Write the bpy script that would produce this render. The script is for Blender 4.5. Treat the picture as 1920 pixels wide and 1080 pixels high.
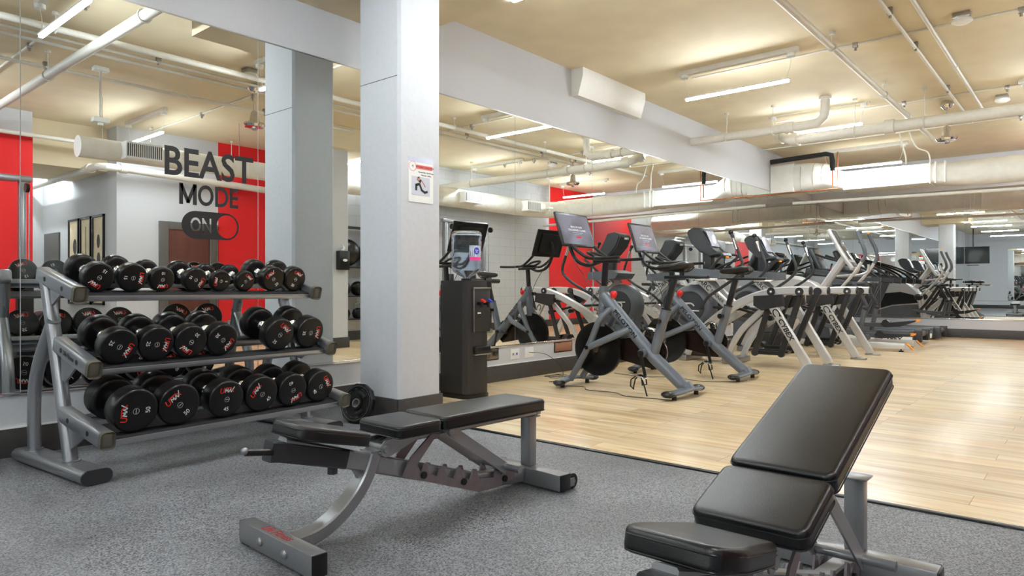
import bpy, bmesh, math, random
from mathutils import Vector, Matrix
random.seed(7)
sc = bpy.context.scene
for o in list(bpy.data.objects): bpy.data.objects.remove(o)
PI = math.pi
# ---------------------------------------------------------------- camera, world, exposure
cd = bpy.data.cameras.new('camera'); cam = bpy.data.objects.new('camera', cd); sc.collection.objects.link(cam)
cd.sensor_width = 36; cd.lens = 36*1290/1920; cd.clip_start = .05; cd.clip_end = 200
cam.location = (0, 0, 1.0); cam.rotation_euler = (PI/2, 0, math.atan2(.648, .7615)-PI/2)
sc.camera = cam
w = bpy.data.worlds.new('world'); sc.world = w; w.use_nodes = True
w.node_tree.nodes['Background'].inputs[0].default_value = (.9, .95, 1, 1)
w.node_tree.nodes['Background'].inputs[1].default_value = .3
sc.view_settings.view_transform = 'Standard'; sc.view_settings.look = 'None'
sc.view_settings.gamma = 1; sc.view_settings.use_curve_mapping = False
sc.view_settings.exposure = 2.05
LAMP = 55.0            # strength of the ceiling strip lamps
cy = sc.cycles
cy.max_bounces = 14; cy.glossy_bounces = 12; cy.diffuse_bounces = 5; cy.transmission_bounces = 8; cy.transparent_max_bounces = 12
cy.sample_clamp_indirect = 8; cy.blur_glossy = .3; cy.caustics_refractive = False

# ---------------------------------------------------------------- materials
def nodes(name):
    m = bpy.data.materials.new(name); m.use_nodes = True
    nt = m.node_tree; b = nt.nodes['Principled BSDF']; return m, nt, b
def setb(b, col, rough, metal=0, spec=.5, coat=0):
    b.inputs['Base Color'].default_value = (*col, 1); b.inputs['Roughness'].default_value = rough
    b.inputs['Metallic'].default_value = metal; b.inputs['Specular IOR Level'].default_value = spec
    b.inputs['Coat Weight'].default_value = coat
def simple(name, col, rough=.5, metal=0, spec=.5, coat=0, nscale=0, bump=0, cvar=0, stretch=None):
    m, nt, b = nodes(name); setb(b, col, rough, metal, spec, coat)
    if nscale:
        tc = nt.nodes.new('ShaderNodeTexCoord'); mp = nt.nodes.new('ShaderNodeMapping'); n = nt.nodes.new('ShaderNodeTexNoise')
        if stretch: mp.inputs['Scale'].default_value = stretch
        n.inputs['Scale'].default_value = nscale; n.inputs['Detail'].default_value = 6
        nt.links.new(tc.outputs['Object'], mp.inputs[0]); nt.links.new(mp.outputs[0], n.inputs['Vector'])
        if bump:
            bp = nt.nodes.new('ShaderNodeBump'); bp.inputs['Strength'].default_value = bump; bp.inputs['Distance'].default_value = .01
            nt.links.new(n.outputs[0], bp.inputs['Height']); nt.links.new(bp.outputs[0], b.inputs['Normal'])
        if cvar:
            r = nt.nodes.new('ShaderNodeValToRGB'); r.color_ramp.elements[0].position = .3; r.color_ramp.elements[1].position = .7
            r.color_ramp.elements[0].color = (*[c*(1-cvar) for c in col], 1); r.color_ramp.elements[1].color = (*[min(1, c*(1+cvar)) for c in col], 1)
            nt.links.new(n.outputs[0], r.inputs[0]); nt.links.new(r.outputs[0], b.inputs['Base Color'])
    return m
def s(r, g, b_):   # sRGB 0-255 to linear
    return tuple(((c/255)/12.92 if c/255 <= .04045 else ((c/255+.055)/1.055)**2.4) for c in (r, g, b_))
WALL = simple('painted_wall', s(196, 197, 200), .75, nscale=60, bump=.12, cvar=.02)
COLM = simple('painted_concrete', s(198, 200, 203), .7, nscale=25, bump=.2, cvar=.02)
CEIL = simple('painted_slab', s(221, 207, 177), .8, nscale=2.5, bump=.1, cvar=.05)
RED = simple('red_paint', s(222, 22, 26), .6, nscale=50, bump=.1)
BASE = simple('rubber_baseboard', s(64, 61, 59), .5, nscale=40, cvar=.08)
PIPE = simple('pipe_paint', s(214, 210, 200), .5, nscale=20, cvar=.04)
WHITE = simple('white_plastic', s(232, 232, 228), .4, nscale=30, cvar=.02)
DUCT = simple('duct_wrap', s(226, 224, 216), .55, nscale=8, bump=.2, cvar=.05)
SILVER = simple('silver_paint', s(158, 160, 164), .3, .8, nscale=90, cvar=.03)
SILV2 = simple('pearl_silver_paint', s(198, 196, 194), .35, .45, nscale=90, cvar=.03)
BSILV = simple('bench_silver_paint', s(150, 151, 153), .3, .7, nscale=90, cvar=.03)
GREY = simple('grey_paint', s(100, 106, 114), .38, .1, nscale=90, cvar=.03)
DGREY = simple('dark_grey_plastic', s(44, 46, 49), .42, nscale=80, cvar=.06, bump=.03)
MGREY = simple('mid_grey_plastic', s(86, 90, 96), .4, nscale=80, cvar=.04)
BLACK = simple('black_plastic', s(11, 11, 12), .35, nscale=80, cvar=.1)
ARM = simple('charcoal_powder_coat', s(34, 33, 33), .4, nscale=80, cvar=.08)
RUB = simple('black_rubber', s(8, 8, 8), .32, spec=.4, nscale=140, cvar=.15, bump=.03)
RUBD = simple('matte_rubber', s(18, 18, 19), .65, nscale=140, cvar=.15)
LEATH = simple('black_vinyl', s(9, 9, 10), .3, spec=.55, nscale=320, bump=.1, cvar=.1)
CHROME = simple('chrome', s(225, 225, 228), .12, 1, nscale=30, cvar=.02)
STEEL = simple('brushed_steel', s(170, 168, 165), .3, 1, nscale=30, cvar=.05)
MAUVE = simple('bracket_paint_reflected_mauve', s(132, 122, 124), .42, .55, nscale=20, cvar=.08)  # silver bracket paint with the mauve of a reflection mixed into its colour
REDP = simple('red_plastic', s(225, 25, 25), .3, nscale=30, cvar=.03)
ORNG = simple('orange_plastic', s(245, 150, 20), .4, nscale=30, cvar=.03)
RLET = simple('red_lettering', s(235, 40, 22), .5, nscale=30, cvar=.02)
RLET2 = simple('dark_red_lettering', s(170, 25, 35), .5, nscale=30, cvar=.02)
WLET = simple('white_lettering', s(225, 225, 222), .5, nscale=30, cvar=.02)
BLET = simple('black_vinyl_lettering', s(26, 24, 24), .5, nscale=30, cvar=.03)
COPPER = simple('copper', s(176, 112, 78), .3, 1, nscale=20, cvar=.1)
INSUL = simple('black_insulation', s(30, 30, 31), .8, nscale=60, bump=.3, cvar=.1)
BROWN = simple('brown_door_wood', s(92, 48, 36), .45, nscale=6, cvar=.15, stretch=(1, 1, .1))
DFRAME = simple('door_frame_paint', s(92, 88, 84), .5, nscale=40, cvar=.03)
BULL = simple('flywheel_coating', s(16, 16, 16), .35, .4, nscale=60, cvar=.1)
DRED = simple('dark_red_gloss', s(34, 22, 18), .16, nscale=30, cvar=.05)
STONE = simple('pebble', s(70, 62, 66), .8, nscale=12, cvar=.3)
CREAM = simple('cream_print', s(226, 208, 170), .7, nscale=5, cvar=.08)
CHARC = simple('cooler_body', s(46, 45, 44), .42, .1, nscale=60, cvar=.05)
def emis(name, col, st):
    m, nt, b = nodes(name); setb(b, col, .5); b.inputs['Emission Color'].default_value = (*col, 1); b.inputs['Emission Strength'].default_value = st
    return m
LED = emis('led_tube', (.86, .94, 1.0), LAMP)
m, nt, b = nodes('mirror_glass'); setb(b, (.84, .865, .85), 0.0, 1); MIRR = m
b.inputs['Roughness'].default_value = .0
m, nt, b = nodes('mirror_dark'); setb(b, (.35, .33, .31), .05, 1); DMIR = m
m, nt, b = nodes('bottle_plastic'); setb(b, (.80, .88, 1.0), .05); b.inputs['Transmission Weight'].default_value = 1; b.inputs['IOR'].default_value = 1.35; BOT = m
m, nt, b = nodes('screen_glow'); setb(b, s(60, 62, 74), .08, coat=1); SCR = m
n = nt.nodes.new('ShaderNodeTexNoise'); n.inputs['Scale'].default_value = 3.5
r = nt.nodes.new('ShaderNodeValToRGB'); r.color_ramp.elements[0].position = .35; r.color_ramp.elements[0].color = (*s(38, 40, 48), 1)
r.color_ramp.elements[1].position = .75; r.color_ramp.elements[1].color = (*s(104, 106, 122), 1)
tc = nt.nodes.new('ShaderNodeTexCoord'); nt.links.new(tc.outputs['Object'], n.inputs['Vector']); nt.links.new(n.outputs[0], r.inputs[0])
nt.links.new(r.outputs[0], b.inputs['Emission Color']); b.inputs['Emission Strength'].default_value = .5
LCD = simple('grey_lcd', s(190, 193, 212), .15, coat=.5, nscale=8, cvar=.08)
LCDD = simple('dark_lcd', s(62, 66, 70), .12, coat=.5, nscale=8, cvar=.08)
# wood floor: planks running along world Y
m, nt, b = nodes('oak_plank_floor'); setb(b, s(205, 170, 120), .3, coat=.2); WOOD = m
b.inputs['Coat Roughness'].default_value = .12
N = nt.nodes.new; L = nt.links.new
tc = N('ShaderNodeTexCoord'); mp = N('ShaderNodeMapping'); mp.inputs['Rotation'].default_value = (0, 0, PI/2); L(tc.outputs['Object'], mp.inputs[0])
br = N('ShaderNodeTexBrick'); br.inputs['Scale'].default_value = 1; br.inputs['Brick Width'].default_value = 1.22; br.inputs['Row Height'].default_value = .18
br.inputs['Mortar Size'].default_value = .0016; br.inputs['Mortar Smooth'].default_value = .1; br.offset = .37; br.offset_frequency = 3
br.inputs['Color1'].default_value = (0, 0, 0, 1); br.inputs['Color2'].default_value = (1, 1, 1, 1); br.inputs['Mortar'].default_value = (.5, .5, .5, 1)
L(mp.outputs[0], br.inputs['Vector'])
mp2 = N('ShaderNodeMapping'); mp2.inputs['Scale'].default_value = (14, 1.1, 1); L(tc.outputs['Object'], mp2.inputs[0])
add = N('ShaderNodeVectorMath'); add.operation = 'ADD'; L(mp2.outputs[0], add.inputs[0])
sc2 = N('ShaderNodeVectorMath'); sc2.operation = 'SCALE'; sc2.inputs['Scale'].default_value = 9; L(br.outputs['Color'], sc2.inputs[0]); L(sc2.outputs[0], add.inputs[1])
gn = N('ShaderNodeTexNoise'); gn.inputs['Scale'].default_value = 1.3; gn.inputs['Detail'].default_value = 8; gn.inputs['Distortion'].default_value = .6; L(add.outputs[0], gn.inputs['Vector'])
cr = N('ShaderNodeValToRGB'); e = cr.color_ramp.elements; e[0].position = .28; e[0].color = (*s(208, 168, 114), 1); e[1].position = .72; e[1].color = (*s(248, 232, 198), 1)
k = e.new(.5); k.color = (*s(234, 208, 164), 1)
L(gn.outputs[0], cr.inputs[0])
hs = N('ShaderNodeMixRGB'); hs.blend_type = 'MULTIPLY'; hs.inputs[0].default_value = 1
vr = N('ShaderNodeMapRange'); vr.inputs['To Min'].default_value = .84; vr.inputs['To Max'].default_value = 1.06; L(br.outputs['Color'], vr.inputs[0])
L(cr.outputs[0], hs.inputs[1]); L(vr.outputs[0], hs.inputs[2])
mm = N('ShaderNodeMixRGB'); mm.inputs[2].default_value = (*s(150, 118, 84), 1); L(br.outputs['Fac'], mm.inputs[0]); L(hs.outputs[0], mm.inputs[1]); L(mm.outputs[0], b.inputs['Base Color'])
bp = N('ShaderNodeBump'); bp.inputs['Strength'].default_value = .22; bp.inputs['Distance'].default_value = .004; L(gn.outputs[0], bp.inputs['Height']); L(bp.outputs[0], b.inputs['Normal'])
# rubber flooring
m, nt, b = nodes('speckled_rubber_floor'); setb(b, (.05, .05, .055), .5, spec=.55); MAT = m; N = nt.nodes.new; L = nt.links.new
tc = N('ShaderNodeTexCoord'); n1 = N('ShaderNodeTexNoise'); n1.inputs['Scale'].default_value = 150; n1.inputs['Detail'].default_value = 3
n2 = N('ShaderNodeTexNoise'); n2.inputs['Scale'].default_value = 1.6; n2.inputs['Detail'].default_value = 5
L(tc.outputs['Object'], n1.inputs['Vector']); L(tc.outputs['Object'], n2.inputs['Vector'])
c1 = N('ShaderNodeValToRGB'); e = c1.color_ramp.elements; e[0].position = .34; e[0].color = (*s(58, 58, 61), 1); e[1].position = .66; e[1].color = (*s(150, 152, 156), 1)
k = e.new(.5); k.color = (*s(118, 119, 123), 1)
L(n1.outputs[0], c1.inputs[0])
mr = N('ShaderNodeMapRange'); mr.inputs['From Min'].default_value = .3; mr.inputs['From Max'].default_value = .7; mr.inputs['To Min'].default_value = .68; mr.inputs['To Max'].default_value = 1.2; L(n2.outputs[0], mr.inputs[0])
mx = N('ShaderNodeMixRGB'); mx.blend_type = 'MULTIPLY'; mx.inputs[0].default_value = 1; L(c1.outputs[0], mx.inputs[1]); L(mr.outputs[0], mx.inputs[2]); L(mx.outputs[0], b.inputs['Base Color'])
mr2 = N('ShaderNodeMapRange'); mr2.inputs['To Min'].default_value = .38; mr2.inputs['To Max'].default_value = .62; L(n2.outputs[0], mr2.inputs[0]); L(mr2.outputs[0], b.inputs['Roughness'])
bp = N('ShaderNodeBump'); bp.inputs['Strength'].default_value = .35; bp.inputs['Distance'].default_value = .003; L(n1.outputs[0], bp.inputs['Height']); L(bp.outputs[0], b.inputs['Normal'])
# painted concrete block wall
m, nt, b = nodes('painted_block_wall'); setb(b, s(196, 198, 202), .7); BLOCK = m; N = nt.nodes.new; L = nt.links.new
tc = N('ShaderNodeTexCoord'); mp = N('ShaderNodeMapping'); mp.inputs['Rotation'].default_value = (PI/2, 0, 0); L(tc.outputs['Object'], mp.inputs[0])
br = N('ShaderNodeTexBrick'); br.inputs['Scale'].default_value = 1; br.inputs['Brick Width'].default_value = .4; br.inputs['Row Height'].default_value = .2; br.inputs['Mortar Size'].default_value = .004
br.inputs['Color1'].default_value = (*s(196, 198, 202), 1); br.inputs['Color2'].default_value = (*s(193, 195, 199), 1); br.inputs['Mortar'].default_value = (*s(172, 174, 178), 1)
L(mp.outputs[0], br.inputs['Vector']); L(br.outputs['Color'], b.inputs['Base Color'])
bp = N('ShaderNodeBump'); bp.invert = True; bp.inputs['Strength'].default_value = .4; bp.inputs['Distance'].default_value = .004; L(br.outputs['Fac'], bp.inputs['Height']); L(bp.outputs[0], b.inputs['Normal'])

# ---------------------------------------------------------------- mesh helpers
_txt = {}
def text_geo(body, bold=0):
    k = (body, bold)
    if k in _txt: return _txt[k]
    cu = bpy.data.curves.new('t', 'FONT'); cu.body = body; cu.size = 1; cu.offset = bold; cu.align_x = 'CENTER'; cu.align_y = 'CENTER'; cu.resolution_u = 4
    cu.extrude = .5
    o = bpy.data.objects.new('t', cu); sc.collection.objects.link(o)
    dg = bpy.context.evaluated_depsgraph_get(); me = o.evaluated_get(dg).to_mesh()
    v = [tuple(x.co) for x in me.vertices]; f = [tuple(p.vertices) for p in me.polygons]
    bpy.data.objects.remove(o); _txt[k] = (v, f); return _txt[k]
def frame(loc, right, up):
    r_ = Vector(right).normalized(); u_ = Vector(up); u_ = (u_-r_*u_.dot(r_)).normalized(); n_ = r_.cross(u_)
    M = Matrix.Identity(4)
    for i in range(3): M[i][0] = r_[i]; M[i][1] = u_[i]; M[i][2] = n_[i]; M[i][3] = loc[i]
    return M
def spl(pts, n=6):
    P = [Vector(p) for p in pts]; out = []
    for i in range(len(P)-1):
        a = P[max(i-1, 0)]; b_ = P[i]; c = P[i+1]; d_ = P[min(i+2, len(P)-1)]
        for j in range(n):
            t = j/n
            out.append(.5*((2*b_)+(c-a)*t+(2*a-5*b_+4*c-d_)*t*t+(3*b_-a-3*c+d_)*t**3))
    out.append(P[-1]); return out
class MB:
    def __init__(self): self.bm = bmesh.new(); self.mi = 0; self.T = Matrix.Identity(4)
    def m(self, i): self.mi = i; return self
    def _add(self, vs, fs):
        V = [self.bm.verts.new(self.T @ Vector(v)) for v in vs]
        for f in fs:
            try: g = self.bm.faces.new([V[i] for i in f]); g.material_index = self.mi; g.smooth = True
            except ValueError: pass
        return self
    def box(self, c, sz, rot=None, bev=0, seg=2, taper=None):
        t = bmesh.new(); bmesh.ops.create_cube(t, size=1)
        for v in t.verts:
            v.co = Vector((v.co.x*sz[0], v.co.y*sz[1], v.co.z*sz[2]))
            if taper and v.co.z > 0: v.co.x *= taper[0]; v.co.y *= taper[1]
        if bev: bmesh.ops.bevel(t, geom=t.edges[:], offset=bev, segments=seg, affect='EDGES', profile=.5)
        R = Matrix.Translation(c)
        if rot is not None:
            if isinstance(rot, (int, float)): rot = Matrix.Rotation(rot, 4, 'Z')
            elif isinstance(rot, tuple): rot = Matrix.Rotation(rot[2], 4, 'Z') @ Matrix.Rotation(rot[1], 4, 'Y') @ Matrix.Rotation(rot[0], 4, 'X')
            R = R @ rot
        t.verts.index_update()
        vs = [R @ v.co for v in t.verts]; fs = [[v.index for v in f.verts] for f in t.faces]; t.free(); return self._add(vs, fs)
    def bb(self, x0, x1, y0, y1, z0, z1, bev=0, seg=2): return self.box(((x0+x1)/2, (y0+y1)/2, (z0+z1)/2), (x1-x0, y1-y0, z1-z0), None, bev, seg)
    def cyl(self, p0, p1, r0, r1=None, n=16, cap=True):
        p0 = Vector(p0); p1 = Vector(p1); r1 = r0 if r1 is None else r1
        ax = (p1-p0).normalized(); a = ax.orthogonal().normalized(); b_ = ax.cross(a)
        vs = [p0+(a*math.cos(2*PI*i/n)+b_*math.sin(2*PI*i/n))*r0 for i in range(n)]+[p1+(a*math.cos(2*PI*i/n)+b_*math.sin(2*PI*i/n))*r1 for i in range(n)]
        fs = [(i, (i+1) % n, n+(i+1) % n, n+i) for i in range(n)]
        if cap: fs += [tuple(range(n))[::-1], tuple(range(n, 2*n))]
        return self._add(vs, fs)
    def tube(self, pts, r, n=10, closed=False):
        P = [Vector(p) for p in pts]; k = len(P); vs = []; fs = []
        rs = r if isinstance(r, (list, tuple)) else [r]*k
        nrm = None
        for i in range(k):
            t = (P[(i+1) % k]-P[i-1]) if closed else (P[min(i+1, k-1)]-P[max(i-1, 0)])
            t = t.normalized()
            if nrm is None: nrm = t.orthogonal().normalized()
            nrm = (nrm-t*nrm.dot(t)).normalized(); b_ = t.cross(nrm)
            vs += [P[i]+(nrm*math.cos(2*PI*j/n)+b_*math.sin(2*PI*j/n))*rs[i] for j in range(n)]
        for i in range(k if closed else k-1):
            for j in range(n): a = i*n; c = ((i+1) % k)*n; fs.append((a+j, a+(j+1) % n, c+(j+1) % n, c+j))
        if not closed: fs += [tuple(range(n))[::-1], tuple(range((k-1)*n, k*n))]
        return self._add(vs, fs)
    def sweep(self, pts, w_, h, side=(0, 1, 0), bev=.006):   # rectangular bar along a planar path; w_ across 'side'
        P = [Vector(p) for p in pts]; k = len(P); sd = Vector(side).normalized(); vs = []; fs = []
        a, c, q = w_/2, h/2, bev
        prof = [(-a+q, -c), (a-q, -c), (a, -c+q), (a, c-q), (a-q, c), (-a+q, c), (-a, c-q), (-a, -c+q)]
        for i in range(k):
            t = (P[min(i+1, k-1)]-P[max(i-1, 0)]).normalized(); nn = t.cross(sd).normalized(); sd2 = nn.cross(t).normalized()
            kk = 1
            if 0 < i < k-1:
                cs = (P[i]-P[i-1]).normalized().dot((P[i+1]-P[i]).normalized()); kk = 1/max(.5, math.sqrt((1+cs)/2))
            vs += [P[i]+sd2*x+nn*z*kk for x, z in prof]
        for i in range(k-1):
            for j in range(8): fs.append((i*8+j, i*8+(j+1) % 8, (i+1)*8+(j+1) % 8, (i+1)*8+j))
        fs += [tuple(range(8))[::-1], tuple(range((k-1)*8, k*8))]
        return self._add(vs, fs)
    def plate(self, poly, t0, t1, ax='x'):     # polygon in the plane across ax, extruded t0..t1
        n = len(poly)
        def q(p, t): return (t, p[0], p[1]) if ax == 'x' else ((p[0], t, p[1]) if ax == 'y' else (p[0], p[1], t))
        vs = [q(p, t0) for p in poly]+[q(p, t1) for p in poly]
        fs = [tuple(range(n))[::-1], tuple(range(n, 2*n))]+[(i, (i+1) % n, n+(i+1) % n, n+i) for i in range(n)]
        return self._add(vs, fs)
    def lathe(self, prof, M=None, n=28, cap=True):   # prof: (r, h) about local z of M
        M = M or Matrix.Identity(4); k = len(prof); vs = []; fs = []
        for r_, h in prof: vs += [M @ Vector((r_*math.cos(2*PI*i/n), r_*math.sin(2*PI*i/n), h)) for i in range(n)]
        for i in range(k-1):
            for j in range(n): fs.append((i*n+j, i*n+(j+1) % n, (i+1)*n+(j+1) % n, (i+1)*n+j))
        if cap: fs += [tuple(range(n))[::-1], tuple(range((k-1)*n, k*n))]
        return self._add(vs, fs)
    def sph(self, c, r_, n=14, sc_=(1, 1, 1)):
        t = bmesh.new(); bmesh.ops.create_uvsphere(t, u_segments=n, v_segments=n//2+1, radius=r_); t.verts.index_update()
        vs = [Vector(c)+Vector((v.co.x*sc_[0], v.co.y*sc_[1], v.co.z*sc_[2])) for v in t.verts]; fs = [[v.index for v in f.verts] for f in t.faces]; t.free()
        return self._add(vs, fs)
    def text(self, body, size, M, thick=.002, bold=0, sx=1, slant=0):
        v, f = text_geo(body, bold)
        return self._add([M @ Vector(((x+slant*y)*size*sx, y*size, z*thick)) for x, y, z in v], f)
    def stroke(self, pts, w_, M, thick=.001):    # flat mitred stroke in plane of M
        P = [Vector((p[0], p[1])) for p in pts]
        for i in range(len(P)-1):
            d_ = (P[i+1]-P[i]); l = d_.length; d_ = d_/l; nn = Vector((-d_.y, d_.x))*w_/2; e0 = P[i]-d_*w_*.3; e1 = P[i+1]+d_*w_*.3
            q = [e0+nn, e0-nn, e1-nn, e1+nn]
            self._add([M @ Vector((p.x, p.y, 0)) for p in q]+[M @ Vector((p.x, p.y, thick)) for p in q], [(0, 1, 2, 3)[::-1], (4, 5, 6, 7), (0, 1, 5, 4), (1, 2, 6, 5), (2, 3, 7, 6), (3, 0, 4, 7)])
        return self
    def mesh(self, name, mats, angle=38):
        bmesh.ops.remove_doubles(self.bm, verts=self.bm.verts[:], dist=1e-6)
        bmesh.ops.recalc_face_normals(self.bm, faces=self.bm.faces[:])
        me = bpy.data.meshes.new(name); self.bm.to_mesh(me); self.bm.free()
        for mt in (mats if isinstance(mats, (list, tuple)) else [mats]): me.materials.append(mt)
        me.set_sharp_from_angle(angle=math.radians(angle)); return me
    def build(self, name, mats, parent=None, angle=38, **kw):
        o = bpy.data.objects.new(name, self.mesh(name, mats, angle)); sc.collection.objects.link(o)
        if parent: o.parent = parent
        tag(o, **kw); return o
def tag(o, label=None, cat=None, group=None, kind=None):
    if label: o['label'] = label
    if cat: o['category'] = cat
    if group: o['group'] = group
    if kind: o['kind'] = kind
    return o
def thing(name, label, cat, loc=(0, 0, 0), rz=0, group=None):
    o = bpy.data.objects.new(name, None); o.empty_display_size = .1; sc.collection.objects.link(o)
    o.location = loc; o.rotation_euler = (0, 0, rz); return tag(o, label, cat, group)
def kids(o): return [c for c in sc.objects if c.parent == o]
def copy_tree(o, parent=None):
    c = o.copy(); sc.collection.objects.link(c); c.parent = parent
    for ch in kids(o): copy_tree(ch, c)
    return c
def dup(src, label, loc=None, rot=None):
    c = copy_tree(src); c['label'] = label
    if loc is not None: c.location = loc
    if rot is not None: c.rotation_euler = rot
    return c
def struct(name, mb, mat, parent=None): return mb.build(name, mat, parent, kind='structure')
# ================================================================ THE ROOM
YW = 4.88; XB = 16.45; XF = -8.0; ZC = 3.66; MZ0, MZ1 = .377, 2.89
struct('floor', MB().bb(3.52, XB+.2, -6.4, YW+.15, -.1, 0), WOOD)
struct('floor', MB().bb(XF-.2, 3.52, -6.4, YW+.15, -.1, 0.004), MAT)
mb = MB().bb(3.505, 3.545, -2.5, 3.93, 0, .012, .004); struct('trim_1', mb, RUB)          # edge strip of the rubber floor
struct('ceiling', MB().bb(XF-.2, XB+.2, -6.4, YW+.15, ZC, ZC+.15), CEIL)
struct('wall_left', MB().bb(XF-.2, XB+.2, YW, YW+.15, 0, ZC), WALL)
struct('wall_back', MB().bb(XB, XB+.15, -1.3, YW, 0, ZC), WALL)
struct('wall_front', MB().bb(XF-.15, XF, -2.6, YW, 0, ZC), WALL)
# opposite side: two steps, with a corridor opening between x 3.22 and 4.39
struct('wall_right', MB().bb(7.3, XB+.15, -1.35, -1.2, 0, ZC), BLOCK)
struct('wall_right_accent', MB().bb(14.36, 16.4, -1.2, -1.188, .175, ZC), RED)
struct('wall_right_return', MB().bb(7.3, 7.42, -2.6, -1.35, 0, ZC), WALL)
struct('wall_right_near', MB().bb(4.39, 7.3, -2.65, -2.5, 0, ZC), WALL)
struct('wall_right_near_accent', MB().bb(6.1, 7.3, -2.5, -2.488, .175, ZC), RED)
struct('wall_right_far', MB().bb(XF, 3.22, -2.65, -2.5, 0, ZC), WALL)
struct('wall_right_far_accent', MB().bb(1.7, 3.22, -2.5, -2.488, .175, 3.3), RED)
struct('wall_corridor_left', MB().bb(3.07, 3.22, -6.3, -2.65, 0, ZC), WALL)
struct('wall_corridor_right', MB().bb(4.39, 4.54, -6.3, -2.65, 0, ZC), WALL)
struct('wall_corridor_end', MB().bb(3.07, 4.54, -6.4, -6.3, 0, ZC), WALL)
mb = MB().bb(3.22, 4.39, -4.6, -2.9, 2.95, ZC); struct('trim_2', mb, CEIL)                 # dropped soffit over the corridor
# baseboards
struct('baseboard_left', MB().bb(XF, XB, YW-.014, YW, 0, .172, .003), BASE)
struct('baseboard_left_cap', MB().bb(XF, XB, YW-.017, YW, .172, .18), WHITE)
struct('baseboard_back', MB().bb(XB-.014, XB, -1.2, YW-.014, 0, .175, .003), BASE)
struct('baseboard_front', MB().bb(XF, XF+.014, -2.5, YW-.014, 0, .175, .003), BASE)
for x0, x1, y in ((7.3, XB, -1.2), (6.14, 7.3, -2.5), (4.39, 5.0, -2.5), (XF, 3.22, -2.5)):
    struct('baseboard_right', MB().bb(x0, x1, y, y+.014, 0, .175, .003), BASE)
struct('baseboard_corridor', MB().bb(4.376, 4.39, -5.2, -2.5, 0, .175, .003), BASE)
# main column and its drop panel
def column(name, x0, x1, y0, y1, z1, lab_mat=COLM):
    b_ = MB(); c = .02
    poly = [(x0+c, y0), (x1-c, y0), (x1, y0+c), (x1, y1-c), (x1-c, y1), (x0+c, y1), (x0, y1-c), (x0, y0+c)]
    b_.plate(poly, 0, z1, 'z'); o = struct(name, b_, lab_mat)
    b_ = MB(); q = .012
    b_.bb(x0-q, x1+q, y0-q, y0+.01, 0, .175, .003).bb(x0-q, x1+q, y1-.01, y1+q, 0, .175, .003).bb(x0-q, x0+.01, y0, y1, 0, .175, .003).bb(x1-.01, x1+q, y0, y1, 0, .175, .003)
    struct('baseboard_'+name, b_, BASE); return o
column('column', 3.33, 3.755, 3.93, 4.41, 3.3)
struct('column_joint', MB().bb(3.328, 3.331, 3.95, 4.39, 2.575, 2.579), BASE)
column('column_near', 6.65, 7.06, -.36, .12, 3.3)
struct('ceiling_drop_panel', MB().bb(2.89, 4.19, 3.45, YW, 3.3, ZC), CEIL)
struct('ceiling_drop_panel', MB().bb(6.2, 7.5, -1.0, .3, 3.3, ZC), CEIL)
# beam across the far end, in front of the back wall
struct('ceiling_beam', MB().bb(XB-.35, XB, -1.2, YW, 2.95, 3.15), COLM)
# cove housing at the top of the mirror wall
b_ = MB().plate([(YW, ZC), (YW-.17, ZC), (YW-.17, ZC-.1), (YW-.1, ZC-.33), (YW, ZC-.33)], 6.85, 8.35, 'x')
tag(b_.build('beam_wrap', WHITE), 'white boxed-in bracket cover high on the beam above the long mirror', 'cover')

# ---------------------------------------------------------------- mirrors
seams = [XF+.02, -6.4, -4.86, -3.34, -1.82, -.3, 1.22, 2.74, 4.26, 5.78, 7.30, 8.82, 10.34, 11.86, 13.38, 14.9, XB-.008]
side_lab = ['far behind the dumbbell rack end of the gym, end panel', 'beside the end panel away from the rack', 'third from the end away from the rack', 'fourth from the end away from the rack',
 'two panels left of the dumbbell rack', 'just left of the dumbbell rack', 'directly behind the dumbbell rack with the black BEAST MODE lettering', 'mostly hidden behind the white column',
 'behind the water cooler', 'above the twin wall outlets', 'behind the first grey exercise bike', 'behind the second grey exercise bike', 'behind the first silver cross trainer', 'behind the second silver cross trainer',
 'behind the tall white elliptical', 'in the corner beside the treadmills']
for i in range(len(seams)-1):
    b_ = MB().bb(seams[i]+.0025, seams[i+1]-.0025, YW-.006, YW-.0005, MZ0, MZ1)
    tag(b_.build('mirror_panel', MIRR), 'tall wall mirror panel '+side_lab[i], 'mirror', 'long row of wall mirrors')
ys = [YW-.008, 3.56, 2.04, .52, -1.19]
for i, l in enumerate(['nearest the corner, behind the treadmills', 'second from the corner', 'reflecting the hanging television', 'at the end against the block wall']):
    tag(MB().bb(XB-.006, XB-.0005, ys[i+1]+.0025, ys[i]-.0025, MZ0, 2.95).build('mirror_panel', MIRR), 'end wall mirror panel '+l, 'mirror', 'end wall mirrors')
ys = [3.3, 1.7, .1, -1.5]
for i, l in enumerate(['second from the long mirror wall', 'third from the long mirror wall', 'last one towards the corridor side']):
    tag(MB().bb(XF+.0005, XF+.006, ys[i+1]+.0025, ys[i]-.0025, MZ0, 2.89).build('mirror_panel', MIRR), 'mirror panel on the wall opposite the treadmills, '+l, 'mirror', 'mirrors on the wall opposite the treadmills')
struct('trim_3', MB().bb(XF, XB, YW-.012, YW, MZ0-.014, MZ0+.006, .002), CHROME)
struct('trim_4', MB().bb(XF, XB, YW-.008, YW, MZ1-.002, MZ1+.008), STEEL)
struct('trim_5', MB().bb(XB-.012, XB, -1.2, YW-.012, MZ0-.014, MZ0+.006, .002), CHROME)
struct('trim_6', MB().bb(XF, XF+.012, -1.5, YW-.012, MZ0-.014, MZ0+.006, .002), CHROME)
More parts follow.
